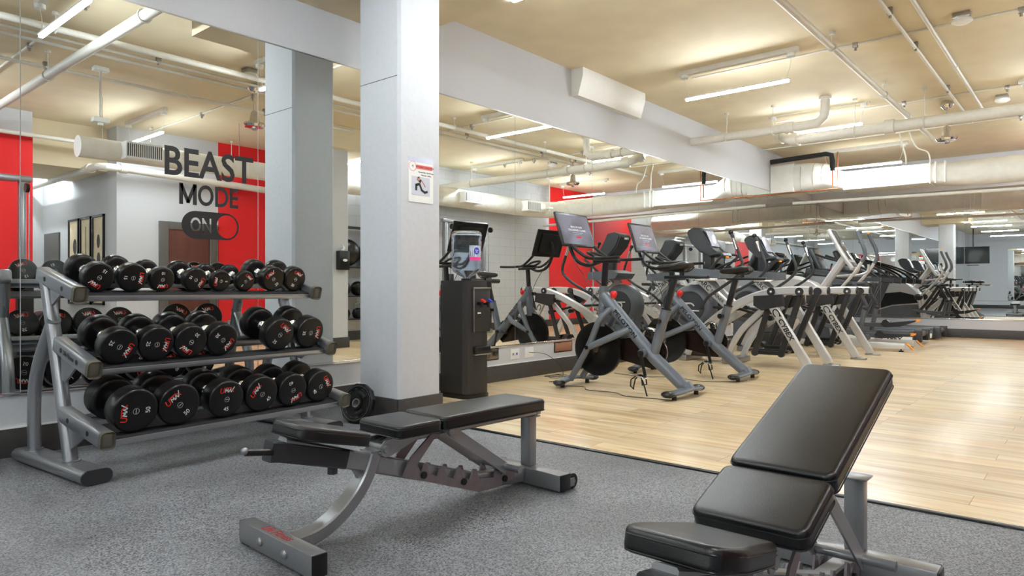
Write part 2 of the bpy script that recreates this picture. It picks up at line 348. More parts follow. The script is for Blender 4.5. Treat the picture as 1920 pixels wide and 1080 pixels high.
# lettering on the mirror
d = thing('wall_lettering', 'black BEAST MODE ON vinyl lettering with switch symbol on the left mirror', 'lettering', (2.375, YW-.0065, 1.66))
def word(name, body, cx, cz, width, height, bold):
    v, f = text_geo(body, bold); xs = [p[0] for p in v]; yy = [p[1] for p in v]
    W = max(xs)-min(xs); H = max(yy)-min(yy); mx_ = (max(xs)+min(xs))/2; my = (max(yy)+min(yy))/2
    b_ = MB(); b_._add([((x-mx_)*width/W+cx, -.0006+z*.001, (y-my)*height/H+cz) for x, y, z in v], f); return b_.build(name, BLET, d)
word('word_beast', 'BEAST', 0, .222, .65, .205, .018)
mo = word('word_mode', 'ODE', .055, .002, .30, .15, .018)
b_ = MB(); FM = frame((-.165, -.0006, .002), (1, 0, 0), (0, 0, 1)); b_.stroke([(-.048, -.066), (-.048, .066)], .026, FM, .0006).stroke([(.048, -.066), (.048, .066)], .026, FM, .0006).stroke([(-.046, .06), (0, -.055), (.046, .06)], .024, FM, .0006).build('letter_m', BLET, mo)
def pill(x0, x1, z0, z1, n=14):
    r_ = (z1-z0)/2; zc = (z0+z1)/2
    return [(x1-r_+r_*math.cos(a), zc+r_*math.sin(a)) for a in [(-.5+i/n)*PI for i in range(n+1)]]+[(x0+r_+r_*math.cos(a), zc+r_*math.sin(a)) for a in [(.5+i/n)*PI for i in range(n+1)]]
tp = MB().plate(pill(-.21, .21, -.31, -.113), -.001, 0, 'y').build('toggle_symbol', BLET, d)
hole = [(.118+.078*math.cos(i*PI/16), -.2115+.085*math.sin(i*PI/16)) for i in range(32)]
MB().plate(hole, -.0016, -.0011, 'y').build('cut_out_circle', MIRR, tp)
v, f = text_geo('ON', .015); b_ = MB(); xs = [p[0] for p in v]; yy = [p[1] for p in v]
b_._add([((x-(max(xs)+min(xs))/2)*.15/(max(xs)-min(xs))-.075, -.0014+z*.0005, (y-(max(yy)+min(yy))/2)*.105/(max(yy)-min(yy))-.2115) for x, y, z in v], f)
b_.build('cut_out_word', MIRR, tp)

# ---------------------------------------------------------------- doors, pictures, panels on the opposite side
do = MB().bb(5.2, 5.92, -2.5, -2.47, 0, 2.02).build('door_1', BROWN); tag(do, kind='structure')
MB().bb(5.05, 5.2, -2.5, -2.45, 0, 2.15, .005).bb(5.92, 6.07, -2.5, -2.45, 0, 2.15, .005).bb(5.2, 5.92, -2.5, -2.45, 2.02, 2.15, .005).build('door_frame', DFRAME, do)
MB().cyl((5.84, -2.47, 1.0), (5.84, -2.41, 1.0), .012).cyl((5.84, -2.41, 1.0), (5.74, -2.41, 1.0), .01).build('door_handle', STEEL, do)
do = MB().bb(4.36, 4.39, -6.1, -5.25, 0, 2.06).build('door_2', DFRAME); tag(do, kind='structure')
MB().cyl((4.36, -5.35, 1.0), (4.31, -5.35, 1.0), .012).cyl((4.31, -5.35, 1.0), (4.31, -5.45, 1.0), .01).build('door_handle', STEEL, do)
tag(MB().bb(4.375, 4.39, -4.98, -4.9, 1.1, 1.25, .003).build('wall_plaque', STEEL), 'small plaque between grey door and framed pebble prints', 'plaque')
for i, (y0, lab, stones) in enumerate([(-4.72, 'framed pebble print nearest the grey door with two dark stones', [(.6, 1.75, .09, .14), (.55, 1.25, .1, .16)]),
        (-4.12, 'middle framed print with a thin upright stem', []), (-3.52, 'framed pebble print nearest the corner with a stack of stones', [(.5, 1.8, .07, .12), (.52, 1.5, .08, .11), (.45, 1.15, .09, .13), (.55, .9, .1, .12)])]):
    p = thing('framed_print', lab, 'picture', (4.39, y0+.26, 1.48), 0, 'three tall framed pebble prints')
    a_ = .26; h_ = .77
    MB().bb(-.035, 0, -a_, -a_+.035, -h_, h_).bb(-.035, 0, a_-.035, a_, -h_, h_).bb(-.035, 0, -a_, a_, h_-.035, h_).bb(-.035, 0, -a_, a_, -h_, -h_+.035).build('frame', BLACK, p)
    MB().bb(-.015, 0, -a_+.03, a_-.03, -h_+.03, h_-.03).build('print', CREAM, p)
    if stones:
        b_ = MB()
        for u_, z_, rw, rh in stones: b_.plate([((u_-.5)*.5+rw*math.cos(t*PI/8), z_-1.48+rh*math.sin(t*PI/8)) for t in range(16)], -.017, -.014, 'x')
        b_.build('printed_stones', STONE, p)
    else: MB().bb(-.017, -.014, -.012, .012, -.6, .6).build('printed_stem', STONE, p)
# poster on the column
p = thing('poster', 'white exercise poster with red heading taped to the column front', 'poster', (3.545, 3.929, 1.82))
MB().bb(-.125, .125, -.003, 0, -.17, .17).build('sheet', WHITE, p)
MB().bb(-.125, .125, -.0035, -.003, .135, .17).build('clear_tape', LCD, p)
MB().bb(-.045, .115, -.0045, -.003, .085, .115).build('red_heading', simple('salmon_print', s(232, 110, 104), .6, nscale=9), p)
b_ = MB(); [b_.tube([(-.085+.036*math.cos(t*PI/12), -.0035, .1+.036*math.sin(t*PI/12)) for t in range(24)], .0012, 4, True)]; b_.build('red_ring', RLET, p)
MB().text('WALKING LUNGE DIPS', .018, frame((.035, -.005, .1), (1, 0, 0), (0, 0, 1)), .001).text('Hamstrings, Quadriceps', .016, frame((.05, -.0035, .062), (1, 0, 0), (0, 0, 1)), .001).text('Gluteals, Calves', .016, frame((.05, -.0035, .04), (1, 0, 0), (0, 0, 1)), .001).text('4', .03, frame((-.085, -.0035, .1), (1, 0, 0), (0, 0, 1)), .001).build('print_lines', DGREY, p)
MB().bb(-.095, .088, -.0042, -.003, -.115, .025).build('photo', simple('photo_backdrop', s(196, 200, 210), .5, nscale=4, cvar=.04), p)
SK = simple('printed_skin', s(196, 138, 112), .6, nscale=9); DK = simple('printed_dark', s(48, 50, 54), .6, nscale=9)
F0 = frame((0, -.0043, 0), (1, 0, 0), (0, 0, 1))
MB().stroke([(-.02, -.03), (-.05, -.04), (-.052, -.075)], .02, F0).stroke([(-.015, -.035), (.005, -.075), (.035, -.09), (.06, -.083)], .018, F0).stroke([(-.01, .0), (-.015, -.01)], .024, F0).stroke([(-.03, .015), (-.022, .02)], .014, F0).build('printed_clothing', DK, p)
MB().stroke([(-.012, -.005), (-.016, -.03)], .018, F0, .0008).stroke([(-.024, .01), (-.018, .005)], .016, F0, .0014).stroke([(0, .0), (.025, -.025), (.04, -.045)], .009, F0).stroke([(-.02, -.005), (-.04, .0), (-.038, .018)], .008, F0).build('printed_figure', SK, p)
# wall outlets and recessed boxes under the mirror
def outlet(x, lab, data=False, w_=.15):
    o = thing('wall_outlet', lab, 'outlet', (x, YW, .275), 0, 'white outlet plates under the mirror')
    MB().bb(-w_/2, w_/2, -.007, 0, -.058, .058, .003).build('cover_plate', WHITE, o)
    if data: MB().bb(-.045, -.02, -.009, -.006, -.012, .012).build('port', STEEL, o); MB().bb(.02, .04, -.009, -.006, -.012, .014).build('port', simple('blue_port', s(40, 70, 170), .4, nscale=9), o)
    else: MB().bb(-.05, -.015, -.01, -.006, -.02, .02, .002).build('socket', WHITE, o); MB().bb(.015, .05, -.01, -.006, -.02, .02, .002).build('socket', WHITE, o)
outlet(5.78, 'white data outlet with a blue port, left of the power outlet', True); outlet(6.03, 'white power outlet with the black cord plugged in')
for x0, x1, l in ((5.2, 5.51, 'dark recessed box under the mirror beside the water cooler'), (6.5, 6.86, 'dark recessed box under the mirror behind the first grey bike')):
    b_ = thing('recessed_box', l, 'wall box', ((x0+x1)/2, YW, .3), 0, 'dark recessed boxes in the low wall'); w_ = (x1-x0)/2
    MB().bb(-w_, w_, -.006, 0, -.065, .065, .002).build('rim', BLACK, b_); MB().bb(-w_+.014, w_-.014, -.0075, -.005, -.052, .052).build('dark_panel', DMIR, b_)

# ---------------------------------------------------------------- ceiling: lamps
def make_strip(n=1.24):
    r_ = thing('strip_light', 'x', 'ceiling light')
    MB().bb(-.03, .03, -.72, .72, .30, .36, .004).build('track', PIPE, r_)
    MB().bb(-.026, .026, -n/2, n/2, .012, .03, .003).build('housing', WHITE, r_)
    MB().bb(-.017, .017, -n/2+.005, n/2-.005, -.012, .012, .004).build('tube', LED, r_)
    for y in (-.64, .64): 
        MB().cyl((0, y, .26), (0, y, .3), .045).build('mounting_disc', WHITE, r_)
        MB().tube(spl([(0, y, .26), (.01, y-.02*y/abs(y), .15), (0, y-.06*y/abs(y), .03)]), .0025, 5).build('hanging_wire', WHITE, r_)
    return r_
strips = [(4.2, 2.95, 3.3, 'strip light above the white column side of the mat'), (7.8, 3.22, 3.3, 'hanging strip light above the two grey exercise bikes'), (10.78, 3.19, 3.35, 'hanging strip light tucked behind the bent white pipe'),
 (13.45, 3.2, 3.18, 'hanging strip light right in front of the wrapped duct'), (2.0, 3.0, 3.3, 'strip light above the dumbbell rack'), (-1.0, 3.0, 3.3, 'added strip light beyond the left end of the rack'), (-4.2, 3.0, 3.3, 'added strip light near the far mirrored end wall'),
 (4.4, -1.4, 3.3, 'strip light at the corridor mouth'), (7.75, -.62, 3.3, 'strip light beside the near column'), (10.9, .05, 3.3, 'strip light over the cable machine'), (14.2, 0, 3.3, 'strip light by the red wall'), (1.4, -.8, 3.3, 'added strip light above the photographer side of the mat'),
 (-1.8, -.8, 3.3, 'added strip light over the open mat'), (-5, -.8, 3.3, 'added strip light over the mat near the end mirrors'), (3.8, -5.2, 3.3, 'strip light inside the corridor')]  # strips past the rack's end and around the camera: unseen, added for ambient light
st = make_strip()
for i, (x, y, z, l) in enumerate(strips):
    o = st if i == 0 else dup(st, l)
    o.location = (x, y, z); o['label'] = l; o['group'] = 'hanging strip lights'
# pendants
def make_pendant():
    r_ = thing('pendant_sensor', 'x', 'ceiling pendant')
    MB().lathe([(.03, 0), (.075, -.02), (.085, -.06), (.06, -.1), (.02, -.13)]).build('canopy', CHROME, r_)
    MB().cyl((0, 0, -.1), (0, 0, -.4), .014).build('rod', CHROME, r_)
    MB().lathe([(.03, -.36), (.045, -.38), (.06, -.47), (.07, -.5), (.13, -.515), (.14, -.54), (.12, -.57), (.05, -.58), (0.01, -.585)]).build('bell', CHROME, r_)
    MB().lathe([(.03, -.58), (.035, -.6), (.02, -.61), (.0, -.612)]).build('tip', STEEL, r_)
    return r_
pn = make_pendant()
for i, (x, y, l) in enumerate([(11.45, 1.63, 'chrome bell pendant hanging above the far wooden floor'), (4.65, 1.385, 'chrome bell pendant seen in the left mirror above BEAST lettering'), (-2, 1.385, 'chrome bell pendant over the open mat')]):
    o = pn if i == 0 else dup(pn, l); o.location = (x, y, ZC); o['label'] = l; o['group'] = 'chrome bell pendants'
# ---------------------------------------------------------------- pipes
def pipe(name, pts, r_, lab, cat='pipe', clamps=(), mat=PIPE, smooth=0, hang=(), couplings=(), grp='painted ceiling pipes'):
    P = spl(pts, smooth) if smooth else pts
    o = thing(name, lab, cat, tuple(Vector(pts[0])), 0, grp); off = Vector(pts[0])
    MB().tube([Vector(p)-off for p in P], r_, 14).build('pipe_run', mat, o)
    for c in clamps:
        c = Vector(c)-off; b_ = MB().box(c+Vector((0, 0, .02)), (.05, .05, .07), None, .004); b_.cyl(c+Vector((0, 0, -.045)), c+Vector((0, 0, -.015)), .014, n=8); b_.build('clamp', STEEL, o)
    for c in hang:
        c = Vector(c)-off; top = ZC-pts[0][2]; b_ = MB().cyl(c+Vector((0, 0, r_*1.2)), (c.x, c.y, top-.02), .006, n=8).cyl((c.x, c.y, top-.03), (c.x, c.y, top), .03, n=10)
        b_.tube([c+Vector((0, (r_+.008)*math.cos(t*PI/8), (r_+.008)*math.sin(t*PI/8))) for t in range(16)] if abs(Vector(pts[-1]).x-Vector(pts[0]).x) > 1 else [c+Vector(((r_+.008)*math.cos(t*PI/8), 0, (r_+.008)*math.sin(t*PI/8))) for t in range(16)], .008, 6, True).build('hanger', PIPE, o)
    for a_, b2 in couplings: MB().cyl(Vector(a_)-off, Vector(b2)-off, r_*1.3, n=18).build('coupling', mat, o)
    return o
pipe('sprinkler_pipe', [(XF, 2.1, 3.5), (13.6, 2.1, 3.5)], .034, 'long sprinkler pipe running the length of the ceiling to the duct', hang=[(7.6, 2.1, 3.5), (9.9, 2.1, 3.5), (4.6, 2.1, 3.5), (2.2, 2.1, 3.5)], couplings=[((11.3, 2.1, 3.5), (11.45, 2.1, 3.5))])
cl2 = [(x, 1.5, 3.61) for x in (1, 3.4, 5.4, 7.3, 8.5, 10.6, 12.6)]
pipe('conduit', [(XF, 1.5, 3.6), (12.9, 1.5, 3.6)], .017, 'thin clamped conduit leading to the chrome pendant', clamps=cl2)
pipe('conduit', [(XF, 1.27, 3.6), (12.4, 1.27, 3.6)], .02, 'plain conduit running beside the clamped one', couplings=[((6.9, 1.27, 3.6), (7.0, 1.27, 3.6)), ((9.5, 1.27, 3.6), (9.6, 1.27, 3.6))])
pipe('conduit', [(8.1, 3.9, 3.643), (8.1, -1.2, 3.643)], .012, 'thin cross conduit feeding the nearer strip light', clamps=[(8.1, 2.0, 3.62), (8.1, .55, 3.62), (8.1, -.4, 3.62)])
pipe('conduit', [(11.1, 3.9, 3.643), (11.1, -1.1, 3.643)], .012, 'thin cross conduit behind the bent white pipe', clamps=[(11.1, 2.1, 3.62), (11.1, .9, 3.62), (11.1, .1, 3.62)])
pipe('conduit', [(13.15, YW, 3.643), (13.15, -1.1, 3.643)], .013, 'thin cross conduit just before the duct', clamps=[(13.15, .9, 3.62)])
pipe('conduit', [(4.9, 4.0, 3.643), (4.9, -2.4, 3.643)], .013, 'thin cross conduit near the white column', clamps=[(4.9, 2.6, 3.62), (4.9, .9, 3.62), (4.9, -.6, 3.62)])
pipe('conduit', [(2.3, YW, 3.643), (2.3, -2.4, 3.643)], .013, 'thin cross conduit over the dumbbell rack', clamps=[(2.3, 2.6, 3.62), (2.3, .9, 3.62), (2.3, -.6, 3.62)])
pipe('conduit', [(-6, .33, 3.6), (7.0, .33, 3.6)], .02, 'conduit along the ceiling between the pendants and the near column', clamps=[(2.6, .33, 3.6), (5.4, .33, 3.6)])
pipe('drain_pipe', [(10.1, YW, 3.3), (10.1, 3.15, 3.3), (10.1, 2.98, 3.31), (10.1, 2.9, 3.38), (10.1, 2.88, 3.5), (10.1, 2.88, 3.64)], .062, 'white pipe elbowing from the beam up into the ceiling', couplings=[((10.1, 3.3, 3.3), (10.1, 3.42, 3.3)), ((10.1, 2.88, 3.62), (10.1, 2.88, 3.655))], hang=[(10.1, 4.3, 3.3), (10.1, 3.6, 3.3)])
pipe('drain_pipe', [(10.64, 3.72, 3.31), (10.6, 3.62, 3.28), (10.53, 3.5, 3.22), (10.5, 3.3, 3.2), (10.5, -1.2, 3.2)], .075, 'large white pipe with angled end crossing under the ceiling', couplings=[((10.5, 2.1, 3.2), (10.5, 2.22, 3.2)), ((10.63, 3.7, 3.305), (10.605, 3.63, 3.285)), ((10.54, 3.48, 3.22), (10.505, 3.36, 3.205))], hang=[(10.5, 2.6, 3.2), (10.5, 1.75, 3.2), (10.5, -.3, 3.2)])
pipe('drain_pipe', [(4.05, -6.2, 2.93), (4.05, -2.75, 2.93), (4.06, -2.35, 2.93), (4.15, -2.26, 2.93), (4.4, -2.25, 2.93), (6.9, -2.25, 2.85)], .06, 'white pipe leaving the corridor and turning along the red wall', couplings=[((4.05, -2.6, 2.93), (4.05, -2.72, 2.93)), ((4.35, -2.25, 2.93), (4.45, -2.25, 2.93))], hang=[(4.05, -4.2, 2.93)])
pipe('sprinkler_pipe', [(XF, -2.2, 3.25), (7.28, -2.2, 3.25)], .03, 'sprinkler pipe along the corridor side of the ceiling', hang=[(1.0, -2.2, 3.25), (4.8, -2.2, 3.25), (6.2, -2.2, 3.25)])
pipe('drain_pipe', [(2.5, YW, 3.38), (2.5, -2.48, 3.38)], .05, 'thick pipe crossing the ceiling above the dumbbell rack', hang=[(2.5, 3.4, 3.38), (2.5, .8, 3.38)])
def boxes(lst):
    for x, y, z, l in lst:
        o = thing('ceiling_detector', l, 'detector', (x, y, z), 0, 'round ceiling detectors')
        MB().bb(-.07, .07, -.07, .07, -.06, 0, .004).build('back_box', STEEL, o)
        MB().lathe([(.085, -.06), (.09, -.08), (.06, -.1), (.02, -.11), (0.001, -.112)]).build('detector_head', WHITE, o)
boxes([(7.9, 1.0, ZC, 'round detector on square box near the top right of the ceiling'), (11.6, 1.0, ZC, 'round detector beyond the chrome pendant'), (4.3, 1.9, ZC, 'round detector above the dumbbell area'), (9.0, -.6, ZC, 'round detector over the block wall duct')])
for x, y, z0, l in ((3.1, .6, 3.05, 'small white sensor box on a thin rod seen in the left mirror'), (13.2, -.3, 2.95, 'small white sensor box on a thin rod near the red wall')):
    o = thing('rod_sensor', l, 'sensor', (x, y, ZC), 0, 'white rod sensors')
    MB().bb(-.08, .08, -.05, .05, -.05, 0, .004).build('ceiling_box', WHITE, o); MB().cyl((0, 0, -.05), (0, 0, z0-ZC), .014, n=10).build('rod', PIPE, o)
    MB().bb(-.09, .09, -.05, .05, z0-ZC-.06, z0-ZC, .01).cyl((0, 0, z0-ZC-.09), (0, 0, z0-ZC-.06), .03).build('sensor_head', WHITE, o)
# ---------------------------------------------------------------- ducts
o = thing('air_duct', 'large white wrapped air duct crossing in front of the end wall mirrors', 'duct', (14.0, 0, 2.97))
b_ = MB().bb(-.5, .3, 4.42, YW-.007, -.13, .43, .02); b_.build('wall_collar', DUCT, o)
E_ = []
b_ = MB(); ring = []
def duct_sec(y, hw, hz, cz, sq, cx=0): # superellipse section
    return [(cx+hw*math.copysign(abs(math.cos(t))**sq, math.cos(t)), y, cz+hz*math.copysign(abs(math.sin(t))**sq, math.sin(t))) for t in [i*2*PI/28 for i in range(28)]]
secs = [duct_sec(4.45, .4, .28, .15, .3, -.1), duct_sec(4.2, .4, .28, .15, .5, -.1), duct_sec(4.0, .38, .27, .14, .8, -.1), duct_sec(3.9, .36, .26, .13, 1, -.1), duct_sec(3.7, .3, .19, .05, .5, -.05), duct_sec(3.55, .28, .17, .02, .3)]
vs = [v_ for q in secs for v_ in q]; fs = [(i*28+j, i*28+(j+1) % 28, (i+1)*28+(j+1) % 28, (i+1)*28+j) for i in range(len(secs)-1) for j in range(28)]
b_._add(vs, fs); 
b_.build('elbow_section', DUCT, o)
b_ = MB()
for y, q_ in ((4.3, .45), (4.08, .72), (3.93, .95)):
    hw_ = {4.3: .402, 4.08: .392, 3.93: .372}[y]; b_.tube(duct_sec(y, hw_, hw_*.7, .145, q_, -.1), .006, 5, True)
b_.build('elbow_seams', simple('duct_seam_tape', s(176, 160, 132), .6, nscale=20, cvar=.1), o)
MB().bb(-.28, .28, 2.2, 3.6, -.15, .19, .01).build('box_section', DUCT, o)
b_ = MB()
for y in (2.2, 2.12, 1.98): b_.bb(-.295, .295, y-.012, y+.012, -.165, .205, .004)
b_.build('flanges', WHITE, o)
b_ = MB(); secs = [duct_sec(2.2, .28, .17, .02, .3), duct_sec(1.9, .26, .2, 0, .6), duct_sec(1.7, .23, .22, 0, 1)]+[duct_sec(1.7-.12*i, .23+(.004 if i % 2 else 0), .22+(.004 if i % 2 else 0), 0, 1) for i in range(1, 20)]
vs = [v_ for q in secs for v_ in q]; b_._add(vs, [(i*28+j, i*28+(j+1) % 28, (i+1)*28+(j+1) % 28, (i+1)*28+j) for i in range(len(secs)-1) for j in range(28)]); b_.build('round_section', DUCT, o)
o2 = thing('air_duct', 'long spiral duct hanging along the grey block wall with side vents', 'duct', (7.2, -.8, 2.94))
pts = [(0, 0, 0)]+[(i*.35, 0, 0) for i in range(1, 17)]+[(6.1, .02, 0), (6.35, .05, 0), (6.75, .5, .0), (6.8, .25+.0, 0)][:3]
b_ = MB(); rr = [.2+(.004 if i % 2 else 0) for i in range(len(pts))]; b_.tube(pts, rr, 28); b_.build('spiral_run', DUCT, o2)
b_ = MB()
for i in range(40): b_.tube([(.07+i*.15, .2*math.cos(t*PI/12), .2*math.sin(t*PI/12)) for t in range(24)], .004, 4, True)
b_.build('spiral_seams', DUCT, o2)
def vent(par, x, y, z, side):
    g = MB().box((x, y+.26, z), (.5, .2, .24), None, .006).build('vent_box', WHITE, par)
    b_ = MB().box((x, y+.362, z), (.46, .006, .2)); b_.build('vent_opening', BLACK, g)
    b_ = MB()
    for k_ in range(17): b_.box((x-.21+.026*k_, y+.366, z), (.011, .01, .19))
    b_.bb(x-.24, x+.24, y+.36, y+.372, z+.09, z+.11).bb(x-.24, x+.24, y+.36, y+.372, z-.11, z-.09); b_.build('vent_grille', WHITE, g)
for x in (3.5, 5.6, 1.2): vent(o2, x, 0, 0, 1)
o3 = thing('air_duct', 'short capped round duct with square vent by the corridor', 'duct', (3.3, -.8, 2.93))
MB().cyl((0, 0, 0), (3.3, 0, 0), .145, n=28).build('round_run', DUCT, o3); MB().cyl((-.01, 0, 0), (0, 0, 0), .148, n=28).build('end_cap', WHITE, o3)
vent(o3, .75, -.08, .0, 1)
MB().cyl((.3, 0, .14), (.3, 0, .73), .004, n=6).cyl((2.3, 0, .14), (2.3, 0, .73), .004, n=6).build('hanging_rod', STEEL, o3)
# refrigerant and copper pipes by the duct elbow
pipe('insulated_pipe', [(13.2, 4.75, 3.4), (13.2, 3.75, 3.43), (13.2, 3.66, 3.4), (13.2, 3.64, 3.3), (13.2, 3.64, 3.12)], .045, 'black insulated pipe bending down beside the duct', mat=INSUL, grp='pipes by the duct elbow')
pipe('copper_pipe', [(13.2, 3.64, 3.12), (13.2, 3.64, 2.83)], .014, 'copper stub under the black insulated pipe', mat=COPPER, grp='pipes by the duct elbow')
pipe('copper_pipe', [(13.22, 3.56, 3.45), (13.22, 3.56, 2.79), (13.22, YW-.008, 2.78)], .014, 'long copper pipe running level under the duct', mat=COPPER, grp='pipes by the duct elbow')
pipe('bent_conduit', [(13.1, 2.55, 3.62), (13.1, 2.5, 3.4), (13.15, 2.46, 3.2), (13.15, 2.46, 3.08)], .012, 'small conduit dropping onto the duct by the strip light', smooth=5, grp='pipes by the duct elbow')
pipe('bent_conduit', [(13.1, 2.4, 3.62), (13.1, 2.3, 3.35), (13.15, 2.14, 3.25), (13.15, 2.1, 3.05)], .012, 'curved conduit dropping onto the duct flange', smooth=5, grp='pipes by the duct elbow')
pipe('drain_pipe', [(14.0, 4.6, 2.68), (14.0, -1.1, 2.6)], .03, 'thin tan pipe running under the wrapped duct', grp='pipes by the duct elbow')
# ================================================================ DUMBBELL RACK AND DUMBBELLS
RA = math.radians(5); RO = Vector((1.29, 3.86, 0))
rack = thing('dumbbell_rack', 'silver three-tier dumbbell rack standing against the mirror wall', 'dumbbell rack', RO, RA)
TIERS = [(-.09, .245, .36, .325), (.05, .59, .42, .695), (.21, .97, .64, 1.075)]     # front y, z ; rear y, z (axis of the arms)
XR = 1.52
for side, x in (('l', 0), ('r', XR)):
    f_ = MB().tube([(x, .02, .045), (x, .86, .045)], 1)if False else MB()
    n = 20; prof = [(x+.038*math.copysign(1, math.cos(t))+.036*math.cos(t), .045+.036*math.sin(t)) for t in [(i+.5)*2*PI/n for i in range(n)]]
    vs = [(p[0], y, p[1]) for y in (0, .88) for p in prof]
    f_._add(vs, [tuple(range(n))[::-1], tuple(range(n, 2*n))]+[(i, (i+1) % n, n+(i+1) % n, n+i) for i in range(n)])
    foot = f_.build('foot', SILVER, rack)
    b_ = MB(); b_._add([(x+(p[0]-x)*1.02, y, .045+(p[1]-.045)*1.04) for y in (-.008, .002) for p in prof], [tuple(range(n))[::-1], tuple(range(n, 2*n))]+[(i, (i+1) % n, n+(i+1) % n, n+i) for i in range(n)]); b_.build('foot_cap', DGREY, foot)
    MB().cyl((x, .4, .08), (x, .4, .083), .025, n=20).build('foot_plug', STEEL, foot)
    MB().tube([(x, .29, .07), (x, .46, .62), (x, .60, 1.06)], .036, 16).cyl((x, .285, .08), (x, .285, .088), .045).build('front_upright', SILVER, rack)
    MB().tube(spl([(x, .76, .07), (x, .765, .3), (x, .75, .45), (x, .68, .6), (x, .54, .78), (x, .50, .83)], 5), .034, 16).cyl((x, .76, .08), (x, .76, .088), .045).build('rear_support', SILVER, rack)
    for ti, (fy, fz, ry, rz_) in enumerate(TIERS):
        ext = .16 if ti < 2 else .02
        dy, dz = ry-fy, rz_-fz; l = math.hypot(dy, dz)
        R = Matrix.Rotation(math.atan2(dz, dy), 4, 'X'); cx = Vector((x, (fy+ry)/2, (fz+rz_)/2))
        arm = MB().box(cx, (.07, l+.04, .088), R, .018, 3).build('shelf_arm', SILVER, rack)
        e_ = Vector((x, fy, fz))-Vector((0, dy, dz))/l*.022
        MB().box(e_, (.072, .012, .092), R, .02, 3).build('arm_cap', simple('arm_cap_plastic', s(92, 88, 76), .5, nscale=60, cvar=.05) if 'arm_cap_plastic' not in bpy.data.materials else bpy.data.materials['arm_cap_plastic'], arm)
        b_ = MB(); sg = -1 if x == 0 else 1
        for fr in (.25, .75):
            p_ = Vector((x-.036, fy+dy*fr, fz+dz*fr)); b_.cyl(p_, p_+Vector((.002, 0, 0)), .014, n=14)
        b_.build('arm_bolts', BLACK, arm)
        if ti == 1 and x == 0:
            c_ = Vector((x-.0365, fy+dy*.5, fz+dz*.5)); MB().text('Life Fitness', .036, frame(c_, (0, -dy, -dz), (0, -dz*.0, 1)), .001, .01, .8, .2).build('lettering', DGREY, arm)
        # gusset under the arm
        MB().plate([(fy+dy*.42, fz+dz*.42-.04), (fy+dy*.95, fz+dz*.95-.04), (ry-.03 if ti else ry, rz_-.19), (ry-.07 if ti else ry-.04, rz_-.2)], x-.006, x+.006, 'x').build('gusset', SILVER, arm)
for ti, (fy, fz, ry, rz_) in enumerate(TIERS):
    dy, dz = ry-fy, rz_-fz; l = math.hypot(dy, dz); R = Matrix.Rotation(math.atan2(dz, dy), 4, 'X'); u_ = Vector((0, dy, dz))/l; nn = Vector((0, -dz, dy))/l
    top_off = -.012
    b_ = MB()
    for q, wd in ((.045, .09), (l-.06, .08)):
        c_ = Vector((XR/2, fy, fz))+u_*q+nn*(top_off-.004); b_.box(c_, (XR-.05, wd, .008), R, .002)
        c2 = c_+u_*(-wd/2 if q < .1 else wd/2)-nn*.012; b_.box(c2, (XR-.05, .008, .03), R, .002)
        c3 = c_+u_*(wd/2 if q < .1 else -wd/2)-nn*.018; b_.box(c3, (XR-.05, .006, .036), R, .002)
    shelf = b_.build('shelf', SILVER, rack)
    b_ = MB().box(Vector((XR/2, fy, fz))+u_*.045+nn*(top_off+.002), (XR-.06, .084, .005), R, .002).box(Vector((XR/2, fy, fz))+u_*(l-.06)+nn*(top_off+.002), (XR-.06, .07, .005), R, .002)
    b_.build('rubber_lining', RUBD, shelf)
